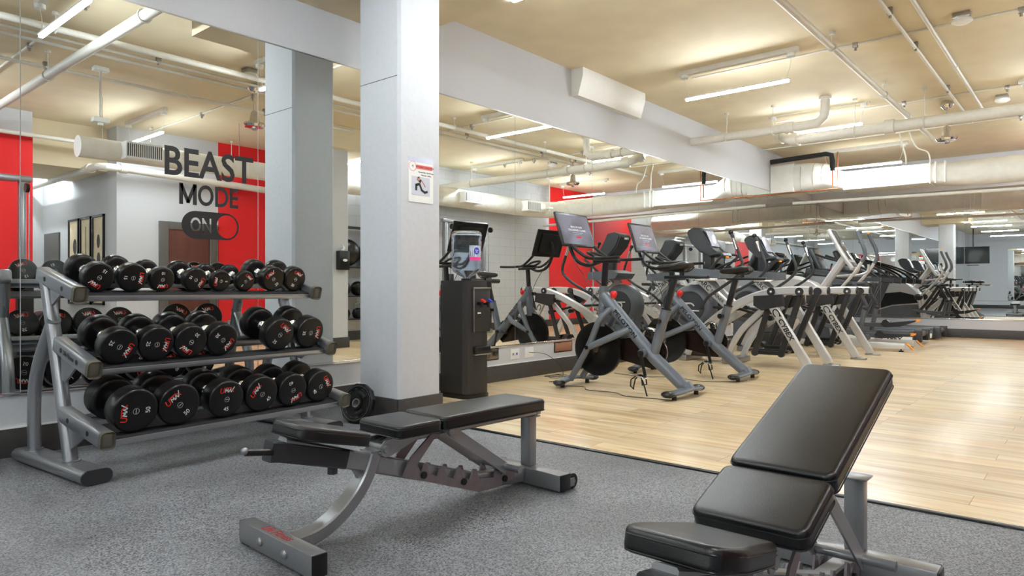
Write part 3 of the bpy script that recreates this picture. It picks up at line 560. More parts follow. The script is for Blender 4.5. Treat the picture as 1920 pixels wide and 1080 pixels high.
# head radius, head length, handle length
DB = {5: (.068, .045, .13), 10: (.074, .055, .13), 15: (.082, .065, .13), 20: (.085, .07, .13), 25: (.098, .078, .13), 30: (.098, .085, .13), 35: (.107, .088, .13), 40: (.106, .095, .13), 45: (.110, .1, .13), 50: (.117, .105, .13)}
_dbm = {}
def db_meshes(wt):
    if wt in _dbm: return _dbm[wt]
    r_, hl, gl = DB[wt]; c = .008
    Rm = Matrix.Rotation(PI/2, 4, 'X')     # local z -> -y
    hd = MB().lathe([(.028, 0), (.03, -.004), (r_-.022, 0), (r_-c, .003), (r_, .012), (r_, hl-c-.004), (r_-c*.4, hl-.004), (r_-c, hl-.001), (r_-.016, hl), (r_*.2, hl), (r_*.19, hl-.003), (.001, hl-.003)], Rm, 40).mesh('head', RUB, 45)
    hn = MB().cyl((0, -gl/2, 0), (0, gl/2, 0), .0155, n=16)
    for q in (-1, 1): hn.lathe([(.03, 0), (.03, .012), (.02, .02), (.0155, .03)], Matrix.Translation((0, q*gl/2, 0)) @ Matrix.Rotation(PI/2 if q > 0 else -PI/2, 4, 'X'), 18)
    hn = hn.mesh('handle', CHROME)
    F = frame((0, -hl-.0003, 0), (1, 0, 0), (0, 0, 1)); k = r_/.12; b_ = MB(); z = .0005
    def P(x, y): return (x*1.18*k, (y*1.15+.062)*k)
    sw = .0058*k
    b_.m(0); b_.stroke([P(-.040, .013), P(-.043, -.006), P(-.040, -.013), P(-.030, -.014), P(-.025, -.008), P(-.022, .012), P(.016, .012), P(.034, -.012)], sw, F, z)
    b_.m(1); b_.stroke([P(-.017, -.012), P(-.013, .006), P(-.006, -.006), P(0, .006), P(.001, -.012)], sw*.95, F, z); b_.stroke([P(.005, -.012), P(.014, .005), P(.018, -.012)], sw*.95, F, z); b_.stroke([P(.02, -.013), P(.036, .014)], sw*.95, F, z)
    lg = b_.mesh('logo_lettering', [RLET, WLET])
    nb = MB().text(str(wt), .030*k+.005, Matrix.Translation((0, 0, 0)) @ frame((0, -hl-.0003, -.063*k), (1, 0, 0), (0, 0, 1)), .0006, .006).mesh('weight_number', WLET)
    b_ = MB(); b_.tube([F @ Vector((.016*k*math.cos(t*PI/10), .016*k*math.sin(t*PI/10), -.0006)) for t in range(20)], .0007, 4, True)
    b_.text('URBAN', .0065*k+.001, F, .0006, .0); em = b_.mesh('emblem', WLET)
    _dbm[wt] = (hd, hn, lg, nb, em); return _dbm[wt]
def mk(name, me, par, M=None, label=None):
    o = bpy.data.objects.new(name, me); sc.collection.objects.link(o); o.parent = par
    if M is not None: o.matrix_local = M
    if label: o['label'] = label
    return o
def dumbbell(wt, lx, tier, ang, lab, back=None):
    fy, fz, ry, rz_ = TIERS[tier]; r_, hl, gl = DB[wt]; dy, dz = ry-fy, rz_-fz; l = math.hypot(dy, dz); tilt = math.atan2(dz, dy)
    u_ = Vector((0, dy, dz))/l; nn = Vector((0, -dz, dy))/l
    q = .035+(gl+2*hl)/2 if tier < 2 else .05+(gl+2*hl)/2
    c_ = Vector((lx, fy, fz))+u_*q+nn*(r_-.0065)
    W = Matrix.Translation(RO) @ Matrix.Rotation(RA, 4, 'Z') @ Matrix.Translation(c_) @ Matrix.Rotation(tilt, 4, 'X')
    o = thing('dumbbell', lab, 'dumbbell', group='round black rubber dumbbells on the rack'); o.matrix_world = W
    hd, hn, lg, nb, em = db_meshes(wt)
    mk('handle', hn, o)
    for k, a_ in ((0, ang), (1, back if back is not None else 40)):
        M = Matrix.Rotation(k*PI, 4, 'Z') @ Matrix.Translation((0, -gl/2, 0)) @ Matrix.Rotation(math.radians(-a_), 4, 'Y').inverted()
        h = mk('head', hd, o, M); mk('logo_lettering', lg, h); mk('weight_number', nb, h); mk('emblem', em, h)
    return o
# clockwise angle of the logo as seen from the front
T = 'top tier of the rack'; Mi = 'middle tier'; Lo = 'bottom tier'
for wt, lx, a_, bk, l in [(15, .12, 215, 20, 'first 15 pound dumbbell on the top tier, beside the left rack arm'), (15, .298, 95, 200, 'second 15 pound dumbbell on the top tier, logo at the right'), (10, .466, 180, 0, '10 pound dumbbell on the top tier with number upside down at the top'),
    (10, .668, 118, 30, '10 pound dumbbell on the top tier with logo at lower right'), (5, .834, 272, 0, '5 pound dumbbell on the top tier with logo at the left'), (5, 1.006, 38, 60, '5 pound dumbbell on the top tier with logo at upper right'),
    (20, 1.213, 320, 0, '20 pound dumbbell on the top tier with logo at upper left'), (20, 1.389, 25, 90, 'last dumbbell on the top tier, 20 pounds, by the right arm')]: dumbbell(wt, lx, 2, a_, 'black '+l, bk)
for wt, lx, a_, bk, l in [(25, .14, 118, 10, 'first 25 pound dumbbell on the middle tier, logo at lower right'), (25, .338, 98, -10, 'second 25 pound dumbbell on the middle tier, number at the left'), (30, .535, 215, 10, 'first 30 pound dumbbell on the middle tier, logo at lower left'),
    (30, .732, 128, 5, 'second 30 pound dumbbell on the middle tier, before the empty gap'), (35, 1.131, 38, -30, 'first 35 pound dumbbell on the middle tier, just after the gap'), (35, 1.372, 92, 10, 'last dumbbell on the middle tier, 35 pounds, number at the left')]: dumbbell(wt, lx, 1, a_, 'black '+l, bk)
for wt, lx, a_, bk, l in [(50, .16, 270, 170, 'first 50 pound dumbbell on the bottom tier, logo turned to the left'), (50, .395, 318, 190, 'second 50 pound dumbbell on the bottom tier, logo at upper left'), (45, .675, 0, 170, '45 pound dumbbell on the bottom tier with logo upright'),
    (45, .91, 305, 190, '45 pound dumbbell on the bottom tier with logo tilted left'), (40, 1.135, 155, 30, '40 pound dumbbell on the bottom tier with number upside down'), (40, 1.353, 60, 20, 'last dumbbell on the bottom tier, 40 pounds, by the right arm')]: dumbbell(wt, lx, 0, a_, 'black '+l, bk)

# ================================================================ WEIGHT PLATE leaning on the column
pl = thing('weight_plate', 'black twelve-sided weight plate leaning against the white column', 'weight plate', (3.105, 4.17, .0))
Tm = Matrix.Translation((0, 0, .0)) @ Matrix.Rotation(math.radians(12), 4, 'Z') @ Matrix.Rotation(math.radians(17), 4, 'Y') @ Matrix.Translation((0, 0, .150)) @ Matrix.Rotation(-PI/2, 4, 'Y')   # local z -> -x
b_ = MB(); b_.T = Tm
n = 12; rp = .15
def ring(r_, z): return [(r_*math.cos(2*PI*(i+.5)/n), r_*math.sin(2*PI*(i+.5)/n), z) for i in range(n)]
secs = [ring(.03, .02), ring(.05, .024), ring(.055, .012), ring(.105, .012), ring(.115, .024), ring(.14, .026), ring(.15, .016), ring(.15, -.016), ring(.14, -.026), ring(.115, -.024), ring(.105, -.012), ring(.055, -.012), ring(.05, -.024), ring(.03, -.02), ring(.03, .02)]
b_._add([v_ for q in secs for v_ in q], [(i*n+j, i*n+(j+1) % n, (i+1)*n+(j+1) % n, (i+1)*n+j) for i in range(len(secs)-1) for j in range(n)])
b_.build('plate_body', RUB, pl, 20)
b_ = MB(); b_.T = Tm; b_.lathe([(.024, -.026), (.034, -.026), (.034, .027), (.024, .027), (.024, -.026)], None, 24, False); b_.build('steel_hub', STEEL, pl)
for k in range(3):
    b_ = MB(); b_.T = Tm
    a_ = PI/2+k*2*PI/3; pts = [(.08*math.cos(a_+d_)*1.0, .08*math.sin(a_+d_), .0125) for d_ in [(-.45+.9*i/8) for i in range(9)]]
    b_.tube(pts, .0145, 8); b_.build('grip_slot', INSUL, pl)
b_ = MB(); b_.T = Tm; b_.tube([(.127*math.cos(t*PI/30), .127*math.sin(t*PI/30), .0255) for t in range(60)], .0018, 4, True).tube([(.108*math.cos(t*PI/30), .108*math.sin(t*PI/30), .0165) for t in range(60)], .0018, 4, True); b_.build('raised_rings', STEEL, pl)

# ================================================================ BENCHES
def pad(name, cx, cz, L_, W_, th, tilt, par, taper=None, M0=None):
    b_ = MB(); R = Matrix.Translation((cx, 0, cz)) @ Matrix.Rotation(-tilt, 4, 'Y')
    b_.T = (M0 or Matrix.Identity(4)) @ R
    t = bmesh.new(); bmesh.ops.create_cube(t, size=1)
    for v in t.verts: v.co = Vector((v.co.x*L_, v.co.y*W_, v.co.z*th))
    if taper:
        bmesh.ops.subdivide_edges(t, edges=[e for e in t.edges if abs(e.verts[0].co.x-e.verts[1].co.x) > .01], cuts=1)
        for v in t.verts:
            if v.co.x < -L_*.4: v.co.y *= taper[0]; 
            elif v.co.x > L_*.4: v.co.y *= taper[2]
            else: v.co.x = -L_*.22; v.co.y *= taper[1]
    ve = [e for e in t.edges if abs(e.verts[0].co.z-e.verts[1].co.z) > .01]
    bmesh.ops.bevel(t, geom=ve, offset=.028, segments=5, affect='EDGES', profile=.5)
    he = [e for e in t.edges if e.calc_face_angle(0) > .6 and abs(e.verts[0].co.z-e.verts[1].co.z) < .001]
    bmesh.ops.bevel(t, geom=he, offset=.016, segments=4, affect='EDGES', profile=.6)
    # crown the top a little
    t.verts.index_update(); vs = [v.co.copy() for v in t.verts]; fs = [[v.index for v in f.verts] for f in t.faces]; t.free()
    b_._add(vs, fs); p_ = b_.build(name, LEATH, par, 50)
    # piping seam
    def outline(z, g):
        hx, hy = L_/2+g, W_/2+g; out = []; c = .028
        wid = lambda x: (hy if not taper else hy*((taper[0]+(taper[1]-taper[0])*min(1, (x+L_/2)/(L_*.28))) if x < -L_*.22 else taper[1]+(taper[2]-taper[1])*(x+L_*.22)/(L_*.72)))
        for sx, sy, a0 in ((1, 1, 0), (-1, 1, 90), (-1, -1, 180), (1, -1, 270)):
            for k in range(5):
                a_ = math.radians(a0+k*22.5); x = sx*(hx-c)+c*math.cos(a_); y = sy*(wid(sx*L_/2)-c)+c*math.sin(a_); out.append((x, y, z))
            if taper and sx == 1 and sy == 1: out.append((-L_*.22, wid(-L_*.22), z))
            if taper and sx == -1 and sy == -1: out.append((-L_*.22, -wid(-L_*.22), z))
        return out
    b_ = MB(); b_.T = (M0 or Matrix.Identity(4)) @ R; b_.tube(outline(th/2-.017, .0008), .0022, 6, True).tube(outline(-th/2+.006, .0008), .0022, 6, True); b_.build('seam_piping', BLACK, p_)
    return p_
def bench(loc, rz, inc, lab):
    o = thing('weight_bench', lab, 'weight bench', loc, rz)
    fb = MB().bb(0, .062, -.262, .262, .006, .088, .004).build('front_foot', BSILV, o)
    MB().bb(.002, .06, -.268, -.26, .008, .086, .002).build('end_cap', BLACK, fb); MB().bb(.002, .06, .26, .268, .008, .086, .002).build('end_cap', BLACK, fb)
    for y in (.095, -.085): MB().lathe([(.017, 0), (.017, .004), (.012, .010), (.004, .013), (0, .0135)], Matrix.Translation((0, y, .047)) @ Matrix.Rotation(-PI/2, 4, 'Y'), 18).build('bolt', BSILV, fb)
    MB().text('Life Fitness', .05, frame((.031, .02, .0882), (0, -1, 0), (1, 0, 0)), .0008, .012, .9, .25).build('lettering', RLET2, fb)
    MB().bb(.005, .057, -.255, -.2, 0, .007).build('rubber_foot', BLACK, fb); MB().bb(.005, .057, .2, .255, 0, .007).build('rubber_foot', BLACK, fb)
    MB().sweep(spl([(.06, 0, .047), (.16, 0, .055), (.25, 0, .09), (.34, 0, .16), (.40, 0, .24), (.435, 0, .325)], 5), .078, .052).bb(.41, .475, -.045, .045, .325, .333).build('curved_leg', BSILV, o)
    MB().plate([(.3, .33), (.42, .29), (.38, .2)], -.006, .006, 'y').build('gusset', BSILV, o)
    MB().sweep([(.03, 0, .41), (1.02, 0, .085), (1.34, 0, .055)], .06, .075).build('main_beam', BSILV, o)
    sp = MB().sweep([(-.02, 0, .405), (.02, 0, .398), (.3, 0, .32)], .066, .075).build('seat_support', DGREY, o)
    MB().bb(.0, .0, 0, 0, 0, 0) 
    h_ = MB().cyl((-.02, -.03, .405), (-.125, -.045, .425), .0125, n=12).build('adjust_handle', BLACK, o); MB().sph((-.128, -.045, .43), .0135, 12).build('handle_tip', SILVER, h_)
    MB().cyl((.25, 0, .3), (.25, 0, .27), .02).build('seat_lock_knob', DGREY, o)
    # ratchet
    base = [(.555, .205), (1.0, .045), (1.12, .042), (1.24, .062), (1.25, .105)]
    teeth = [(1.20, .112), (1.15, .092), (1.135, .13), (1.11, .14), (1.10, .092), (1.0, .105), (.985, .155), (.965, .16), (.945, .115), (.9, .132), (.885, .18), (.865, .186), (.845, .14), (.8, .158), (.785, .205), (.765, .212), (.745, .17), (.70, .19), (.69, .235), (.67, .242), (.655, .205), (.63, .24), (.725, .335), (.755, .335), (.76, .355), (.71, .36), (.60, .28), (.58, .25)]
    for sy in (-1, 1):
        rp = MB().plate(base+teeth, sy*.048-.004, sy*.048+.004, 'y').build('ratchet_plate', MAUVE, o, 20)
        for x, z in ((.665, .192), (.9, .115), (1.17, .075)): MB().cyl((x, sy*.052, z), (x, sy*.062, z), .015, n=14).build('bolt', BLACK, rp)
    # rear foot, post
    rf = MB().bb(1.345, 1.425, -.255, .255, .01, .09, .004).build('rear_foot', BSILV, o)
    MB().bb(1.348, 1.422, -.262, -.253, .012, .088, .002).build('end_cap', BLACK, rf); MB().bb(1.348, 1.422, .253, .262, .012, .088, .002).build('end_cap', BLACK, rf)
    for y in (-.235, .235):
        wh = MB().cyl((1.458, y-.012, .04), (1.458, y+.012, .04), .038, n=22).build('transport_wheel', BLACK, rf); MB().cyl((1.458, y-.02, .04), (1.458, y+.02, .04), .012).bb(1.42, 1.46, y+.016, y+.022, .02, .06).bb(1.42, 1.46, y-.022, y-.016, .02, .06).build('wheel_bracket', BSILV, wh)
    MB().bb(1.38, 1.432, -.032, .032, .09, .335, .004).bb(1.362, 1.45, -.045, .045, .335, .343, .003).build('rear_post', BSILV, o)
    # pivoting back frame
    H = Vector((.47, 0, .335)); Mb = Matrix.Translation(H) @ Matrix.Rotation(-inc, 4, 'Y') @ Matrix.Translation(-H)
    b_ = MB(); b_.T = Mb
    for y in (-.035, .035): b_.sweep([(.47, y, .335), (.60, y, .365), (1.44, y, .367)], .022, .04)
    b_.bb(1.42, 1.445, -.05, .05, .35, .385); b_.build('back_frame', BSILV, o)
    for y in (-.056, .05):
        b_ = MB(); b_.T = Mb; b_.plate([(.445, .32), (.46, .305), (.49, .305), (.62, .35), (.62, .385), (.46, .372), (.44, .35)], y, y+.006, 'y'); hb = b_.build('hinge_bracket', SILVER, o)
    MB().cyl((.47, -.066, .337), (.47, .066, .337), .018, n=16).build('hinge_bolt', BSILV, hb)
    pad('seat_pad', .203, .436, .325, .255, .055, -.24, o, taper=(.82, 1.0, .86))
    pad('middle_pad', .582, .412, .235, .29, .055, 0, o, M0=Mb)
    pad('back_pad', 1.045, .415, .675, .282, .06, 0, o, M0=Mb)
    # struts from the back frame to the ratchet
    A = Mb @ Vector((.80, 0, .365)); 
    Lg = .43
    if inc < .05: Bp = Vector((1.165, 0, .125))
    else: Bp = Vector((1.205, 0, .118))
    for sy in (-1, 1):
        y = sy*.072
        sg = MB().sweep([(A.x, y, A.z), (Bp.x, y, Bp.z)], .008, .052, bev=.001).cyl((A.x, y-.004, A.z), (A.x, y+.004, A.z), .026, n=18).build('support_strut', BSILV, o)
        MB().cyl((A.x, y+sy*.004, A.z), (A.x, y+sy*.016, A.z), .016, n=14).build('bolt', SILVER, sg)
    MB().cyl((A.x, -.07, A.z), (A.x, .07, A.z), .012, n=12).build('strut_axle', SILVER, o)
    MB().cyl((Bp.x-.01, -.17, Bp.z+.015), (Bp.x-.01, .17, Bp.z+.015), .0165, n=16).build('locking_rod', BSILV, o)
    return o
bench((1.345, 2.29, .004), math.radians(-2.5), 0.0, 'black padded weight bench set flat in the middle of the rubber floor')
bench((1.2, .655, .004), math.radians(-.5), math.radians(19), 'black padded weight bench with its back raised, at the right front')

# ================================================================ WATER COOLER
wc = thing('water_cooler', 'black floor-standing water cooler behind the white column', 'water cooler', (4.58, 4.465, 0))
hw, hd_ = .16, .165
poly = [(-hw, hd_), (-hw, -hd_+.05), (-hw+.03, -hd_+.01), (-hw+.09, -hd_-.012), (0, -hd_-.02), (hw-.09, -hd_-.012), (hw-.03, -hd_+.01), (hw, -hd_+.05), (hw, hd_)]
b_ = MB().plate(poly, .045, 1.03, 'z').plate([(x*.985, y*.985) for x, y in poly], 1.03, 1.068, 'z'); b_.build('body', CHARC, wc, 30)
MB().plate([(x*1.05, y*1.05) for x, y in poly], 0, .03, 'z').plate([(x*1.0, y*1.0) for x, y in poly], .03, .046, 'z').build('plinth', BLACK, wc)
MB().bb(-.085, .135, -.189, -.15, .60, 1.0, .006).build('tap_panel', CHARC, wc)
MB().bb(-.09, .14, -.197, -.18, .99, 1.005, .002).bb(-.09, -.084, -.197, -.18, .6, .99, .002).build('tap_panel_rim', STEEL, wc)
for x, mt, l in ((-.03, REDP, 'red hot water lever'), (.06, simple('blue_plastic', s(40, 60, 190), .35, nscale=9), 'blue cold water lever')):
    tpn = MB().cyl((x, -.19, .86), (x, -.24, .86), .016, n=14).cyl((x, -.232, .87), (x, -.232, .825), .012, n=12).build('tap', BLACK, wc)
    MB().box((x, -.255, .885), (.03, .05, .018), (.5, 0, 0), .005).build('tap_lever', mt, tpn, label=l)
MB().bb(-.08, .13, -.205, -.15, .40, .47, .012).build('drip_tray', BLACK, wc); MB().bb(-.08, .13, -.208, -.15, .392, .402, .003).build('drip_tray_trim', STEEL, wc)
MB().bb(-.04, .0, -.195, -.191, .765, .78).build('warning_sticker', WLET, wc)
bt = thing('water_bottle', 'clear blue-tinted water jug upside down on top of the cooler', 'water jug', (4.58, 4.45, 1.068))
prof = [(.03, .0), (.035, .03), (.075, .05), (.125, .085), (.140, .12), (.140, .19), (.135, .197), (.135, .203), (.140, .21), (.140, .27), (.135, .277), (.135, .283), (.140, .29), (.140, .36), (.134, .368), (.134, .374), (.140, .382), (.142, .42), (.13, .448), (.115, .456), (.09, .448), (.0005, .44)]
inn = [(max(.0005, r_-.0035), h_+(.0035 if h_ < .06 else (-.0035 if h_ > .43 else 0))) for r_, h_ in prof[::-1]]
MB().lathe(prof+inn+[prof[0]], None, 48, False).build('bottle_shell', BOT, bt)
MB().cyl((0, 0, -.002), (0, 0, .02), .05, n=24).build('neck_collar', BLACK, bt)
b_ = MB(); n = 8; a0, a1 = math.radians(235), math.radians(290)
def lab_arc(z0, z1, q0=a0, q1=a1, rr=.1392):
    vs = [(rr*math.cos(q0+(q1-q0)*i/n), rr*math.sin(q0+(q1-q0)*i/n), z) for z in (z0, z1) for i in range(n+1)]+[((rr+.0008)*math.cos(q0+(q1-q0)*i/n), (rr+.0008)*math.sin(q0+(q1-q0)*i/n), z) for z in (z0, z1) for i in range(n+1)]
    m_ = n+1; return vs, [(2*m_+i, 2*m_+i+1, 3*m_+i+1, 3*m_+i) for i in range(n)]+[(i, i+1, m_+i+1, m_+i) for i in range(n)]
b_._add(*lab_arc(.20, .32)); lb = b_.build('bottle_label', simple('pale_label', s(205, 222, 240), .5, nscale=9), bt)
MB()._add(*lab_arc(.185, .215, rr=.1402)).build('pink_band', simple('pink_label', s(236, 60, 150), .5, nscale=9), lb)
ac = math.radians(265); c_ = Vector((.1415*math.cos(ac), .1415*math.sin(ac), .27)); Fr = frame(c_, (-math.sin(ac), math.cos(ac), 0), (0, 0, 1))
MB().lathe([(.032, -.0008), (.032, .0004), (.0, .0005)], Fr, 24).build('label_disc', simple('blue_label', s(60, 60, 190), .5, nscale=9), lb)
MB().text('Pure', .019, Matrix.Translation((0, 0, .006)) @ Fr @ Matrix.Translation((0, 0, .001)), .0006, .02).text('Flo', .019, Matrix.Translation((0, 0, -.012)) @ Fr @ Matrix.Translation((0, 0, .001)), .0006, .02).build('label_lettering', WLET, lb)
# cords
def cord(pts, lab, r_=.0035, sm=6, name='power_cord', grp='black power cords'):
    P = spl(pts, sm); o = MB().tube([Vector(p)-Vector(pts[0]) for p in P], r_, 6).build(name, BLACK, None); o.location = pts[0]; return tag(o, lab, 'cord', grp)
cord([(6.01, 4.865, .275), (6.01, 4.80, .28), (6.15, 4.72, .25), (6.32, 4.66, .12), (6.3, 4.6, .01), (6.12, 4.52, .008), (6.05, 4.6, .01), (6.2, 4.7, .014), (6.38, 4.66, .012), (6.3, 4.55, .012), (6.1, 4.6, .018), (6.08, 4.7, .016), (6.25, 4.62, .02), (6.15, 4.45, .01), (5.98, 4.42, .008), (5.8, 4.42, .006)], 'black cord plugged into the outlet and coiled on the wood floor')
cord([(5.62, 4.2, .006), (5.75, 3.95, .005), (5.6, 3.8, .005), (5.62, 3.5, .005), (5.5, 3.3, .005), (5.55, 3.0, .005), (5.56, 2.86, .006)], 'thin black cord on the floor beside the first grey bike')
cord([(6.9, 4.3, .006), (6.85, 3.9, .005), (7.0, 3.6, .005), (6.9, 3.2, .005), (7.1, 2.95, .005), (7.25, 2.86, .006)], 'thin black cord on the floor beside the second grey bike')
# ================================================================ EXERCISE BIKES (local +y faces the mirror wall)
def bike(loc, rz, lab):
    o = thing('exercise_bike', lab, 'exercise bike', loc, rz, 'grey studio bikes')
    def stab(y, sgn):
        st_ = MB().sweep(spl([(-.29, y-.05*sgn, .055), (-.15, y-.02*sgn, .065), (0, y, .08), (.15, y-.02*sgn, .065), (.29, y-.05*sgn, .055)], 4), .11, .032, side=(0, 1, 0), bev=.012).build('stabilizer_foot', GREY, o)
        for x in (-.3, .3): MB().sph((x*.99, y-.052*sgn, .055), .058, 14, (1.1, 1.15, .55)).build('foot_cap', BLACK, st_)
        for x in (-.22, .22): MB().cyl((x, y-.035*sgn, 0), (x, y-.035*sgn, .045), .022, n=12).build('leveling_foot', BLACK, st_)
        return st_
    stab(.06, -1); f2 = stab(1.36, 1)
    MB().cyl((-.2, 1.44, .045), (-.17, 1.44, .045), .032, n=16).cyl((.17, 1.44, .045), (.2, 1.44, .045), .032, n=16)
    MB().tube([(0, .08, .07), (0, .42, .345), (0, .98, .93)], [.056, .06, .06], 18).build('main_frame_tube', GREY, o)
    MB().cyl((0, .06, .06), (0, .1, .115), .06, n=20).build('rear_joint_sleeve', GREY, o)
    MB().tube([(0, .43, .33), (0, .29, .80)], .047, 18).build('seat_tube', GREY, o)
    MB().cyl((0, .287, .80), (0, .285, .81), .05, n=18).build('seat_collar', BLACK, o)
    MB().sweep([(0, .285, .80), (0, .205, 1.09)], .05, .06, side=(1, 0, 0), bev=.012).build('seat_post', BLACK, o)
    MB().tube([(0, 1.0, .62), (0, .97, 1.02)], .046, 18).build('head_tube', GREY, o)
    MB().sweep([(0, .975, 1.0), (0, .955, 1.26)], .045, .06, side=(1, 0, 0), bev=.012).build('handlebar_post', BLACK, o)
    for sx in (-1, 1):
        MB().tube(spl([(sx*.03, .86, .80), (sx*.1, .90, .745), (sx*.125, .96, .66), (sx*.115, 1.08, .42), (sx*.1, 1.31, .07)], 5), .032, 14).build('front_fork_tube', GREY, o)
        MB().tube([(sx*.05, .66, .60), (sx*.12, .76, .545), (sx*.12, 1.08, .41)], .034, 14).build('lower_stay_tube', GREY, o)
        MB().cyl((sx*.145, 1.08, .41), (sx*.162, 1.08, .41), .02, n=14).build('axle_bolt', BLACK, o)
    fw = MB().lathe([(.001, .018), (.05, .018), (.06, .012), (.255, .012), (.268, .02), (.272, 0), (.268, -.02), (.255, -.012), (.06, -.012), (.05, -.018), (.001, -.018)], Matrix.Translation((0, 1.045, .39)) @ Matrix.Rotation(PI/2, 4, 'Y'), 48).build('flywheel', BULL, o)
    MB().cyl((-.05, 1.045, .39), (.05, 1.045, .39), .035, n=18).build('flywheel_hub', STEEL, fw)
    # belt guard and crank
    g = MB().plate([(.43, .22), (.55, .24), (1.02, .33), (1.06, .42), (.98, .47), (.55, .54), (.43, .53), (.36, .46), (.34, .38), (.37, .27)], .055, .09, 'x').build('belt_guard', DRED, o, 20)
    MB().lathe([(.001, .02), (.13, .02), (.145, .01), (.15, 0), (.145, -.01), (.001, -.01)], Matrix.Translation((.08, .47, .385)) @ Matrix.Rotation(PI/2, 4, 'Y'), 32).build('guard_disc', DRED, g)
    MB().tube([(.1, .47+.14*math.cos(t*PI/14), .385+.14*math.sin(t*PI/14)) for t in range(28)], .006, 5, True).build('guard_ring', STEEL, g)
    MB().cyl((-.11, .49, .385), (.13, .49, .385), .04, n=20).build('bottom_bracket', GREY, o)
    for sx, dy, dz in ((-1, -.05, -.21), (1, .05, .21)):
        c_ = MB().sweep([(sx*.125, .49, .385), (sx*.125, .49+dy, .385+dz)], .014, .034, side=(1, 0, 0)).cyl((sx*.115, .49, .385), (sx*.137, .49, .385), .026).build('crank_arm', BLACK, o)
        px, py, pz = sx*.19, .49+dy, .385+dz
        MB().box((px, py, pz), (.085, .08, .022), (.3, 0, 0), .006).cyl((sx*.125, py, pz), (sx*.17, py, pz), .009, n=10).build('pedal', CHROME, c_)
        MB().tube([(px-.035, py+.04, pz+.01), (px-.04, py+.09, pz-.03), (px-.03, py+.1, pz-.09), (px+.0, py+.085, pz-.12), (px+.03, py+.1, pz-.09), (px+.04, py+.09, pz-.03), (px+.035, py+.04, pz+.01)], .0065, 6).tube([(px, py, pz-.01), (px+.005, py-.03, pz-.1), (px, py-.06, pz-.19)], .007, 6).tube([(px-.04, py-.02, pz), (px-.04, py-.03, pz-.07), (px+.04, py-.03, pz-.07), (px+.04, py-.02, pz)], .007, 6).build('toe_cage', BLACK, c_)
    # saddle
    sd = MB(); secs = []
    for y, w_, h_, z in ((.04, .07, .03, 1.225), (.07, .085, .045, 1.232), (.13, .08, .05, 1.225), (.20, .05, .045, 1.215), (.28, .026, .04, 1.21), (.35, .02, .034, 1.207), (.38, .012, .02, 1.203)):
        secs.append([(w_*math.cos(t), y, z-.012+(h_*.6 if math.sin(t) > 0 else h_*1.15)*math.sin(t)) for t in [i*2*PI/20 for i in range(20)]])
    sd._add([v_ for q in secs for v_ in q], [(i*20+j, i*20+(j+1) % 20, (i+1)*20+(j+1) % 20, (i+1)*20+j) for i in range(6) for j in range(20)]+[tuple(range(20)), tuple(range(120, 140))])
    sd = sd.build('saddle', LEATH, o, 60)
    MB().tube(spl([(.03, .02, 1.19), (.025, .08, 1.15), (.02, .18, 1.15), (.01, .28, 1.18)], 4), .006, 6).tube(spl([(-.03, .02, 1.19), (-.025, .08, 1.15), (-.02, .18, 1.15), (-.01, .28, 1.18)], 4), .006, 6).cyl((0, .13, 1.09), (0, .13, 1.16), .022).build('saddle_rails', BLACK, sd)
    MB().bb(-.025, .025, -.13, .30, 1.085, 1.115, .006).build('seat_slider', BLACK, o); MB().bb(-.03, .03, -.20, .0, 1.065, 1.085, .008).build('weight_cradle', CHROME, o)
    MB().cyl((-.045, .335, .69), (-.1, .335, .69), .022, n=14).cyl((-.1, .335, .69), (-.125, .335, .69), .028, n=14).build('seat_adjust_knob', BLACK, o)
    MB().cyl((.04, 1.0, .92), (.1, 1.0, .92), .028, n=14).build('handlebar_adjust_knob', BLACK, o)
    kb = MB().cyl((0, .88, .85), (0, .865, .91), .012, n=10).build('resistance_stem', STEEL, o); MB().sph((0, .86, .94), .034, 14, (1, 1, 1)).cyl((0, .866, .9), (0, .86, .945), .02, .034, n=14).build('resistance_knob', REDP, kb)
    MB().sweep([(0, .80, 1.262), (0, 1.08, 1.265)], .05, .03, side=(1, 0, 0)).build('handlebar_slider', BLACK, o)
    # handlebars
    hb = MB()
    for sx in (-1, 1):
        hb.tube(spl([(0, 1.0, 1.30), (sx*.1, 1.0, 1.30), (sx*.19, .96, 1.29), (sx*.225, .86, 1.285), (sx*.23, .66, 1.29)], 5), .0165, 10)
        hb.tube(spl([(sx*.19, .97, 1.29), (sx*.2, 1.04, 1.30), (sx*.205, 1.14, 1.36), (sx*.205, 1.23, 1.43)], 5), .0165, 10)
    hb.tube(spl([(-.07, 1.0, 1.30), (-.08, 1.09, 1.34), (-.03, 1.15, 1.36), (.03, 1.15, 1.36), (.08, 1.09, 1.34), (.07, 1.0, 1.30)], 5), .015, 10)
    hb.build('handlebars', BLACK, o)
    MB().tube(spl([(0, 1.03, 1.26), (0, 1.16, 1.23), (0, 1.30, 1.28), (0, 1.385, 1.42), (0, 1.385, 1.56), (0, 1.36, 1.6)], 5), .019, 10).build('screen_arm', BLACK, o)
    Ms = Matrix.Translation((0, 1.325, 1.595)) @ Matrix.Rotation(math.radians(-18), 4, 'X')
    b_ = MB(); b_.T = Ms; b_.bb(-.29, .29, -.008, .018, -.185, .185, .012, 3); b_.bb(-.2, .2, .018, .035, -.13, .13, .01); sc_o = b_.build('screen_housing', BLACK, o)
    b_ = MB(); b_.T = Ms; b_.bb(-.262, .262, -.0095, -.008, -.158, .158); b_.build('display', SCR, sc_o)
    F_ = Ms @ frame((0, -.0105, 0), (1, 0, 0), (0, 0, 1))
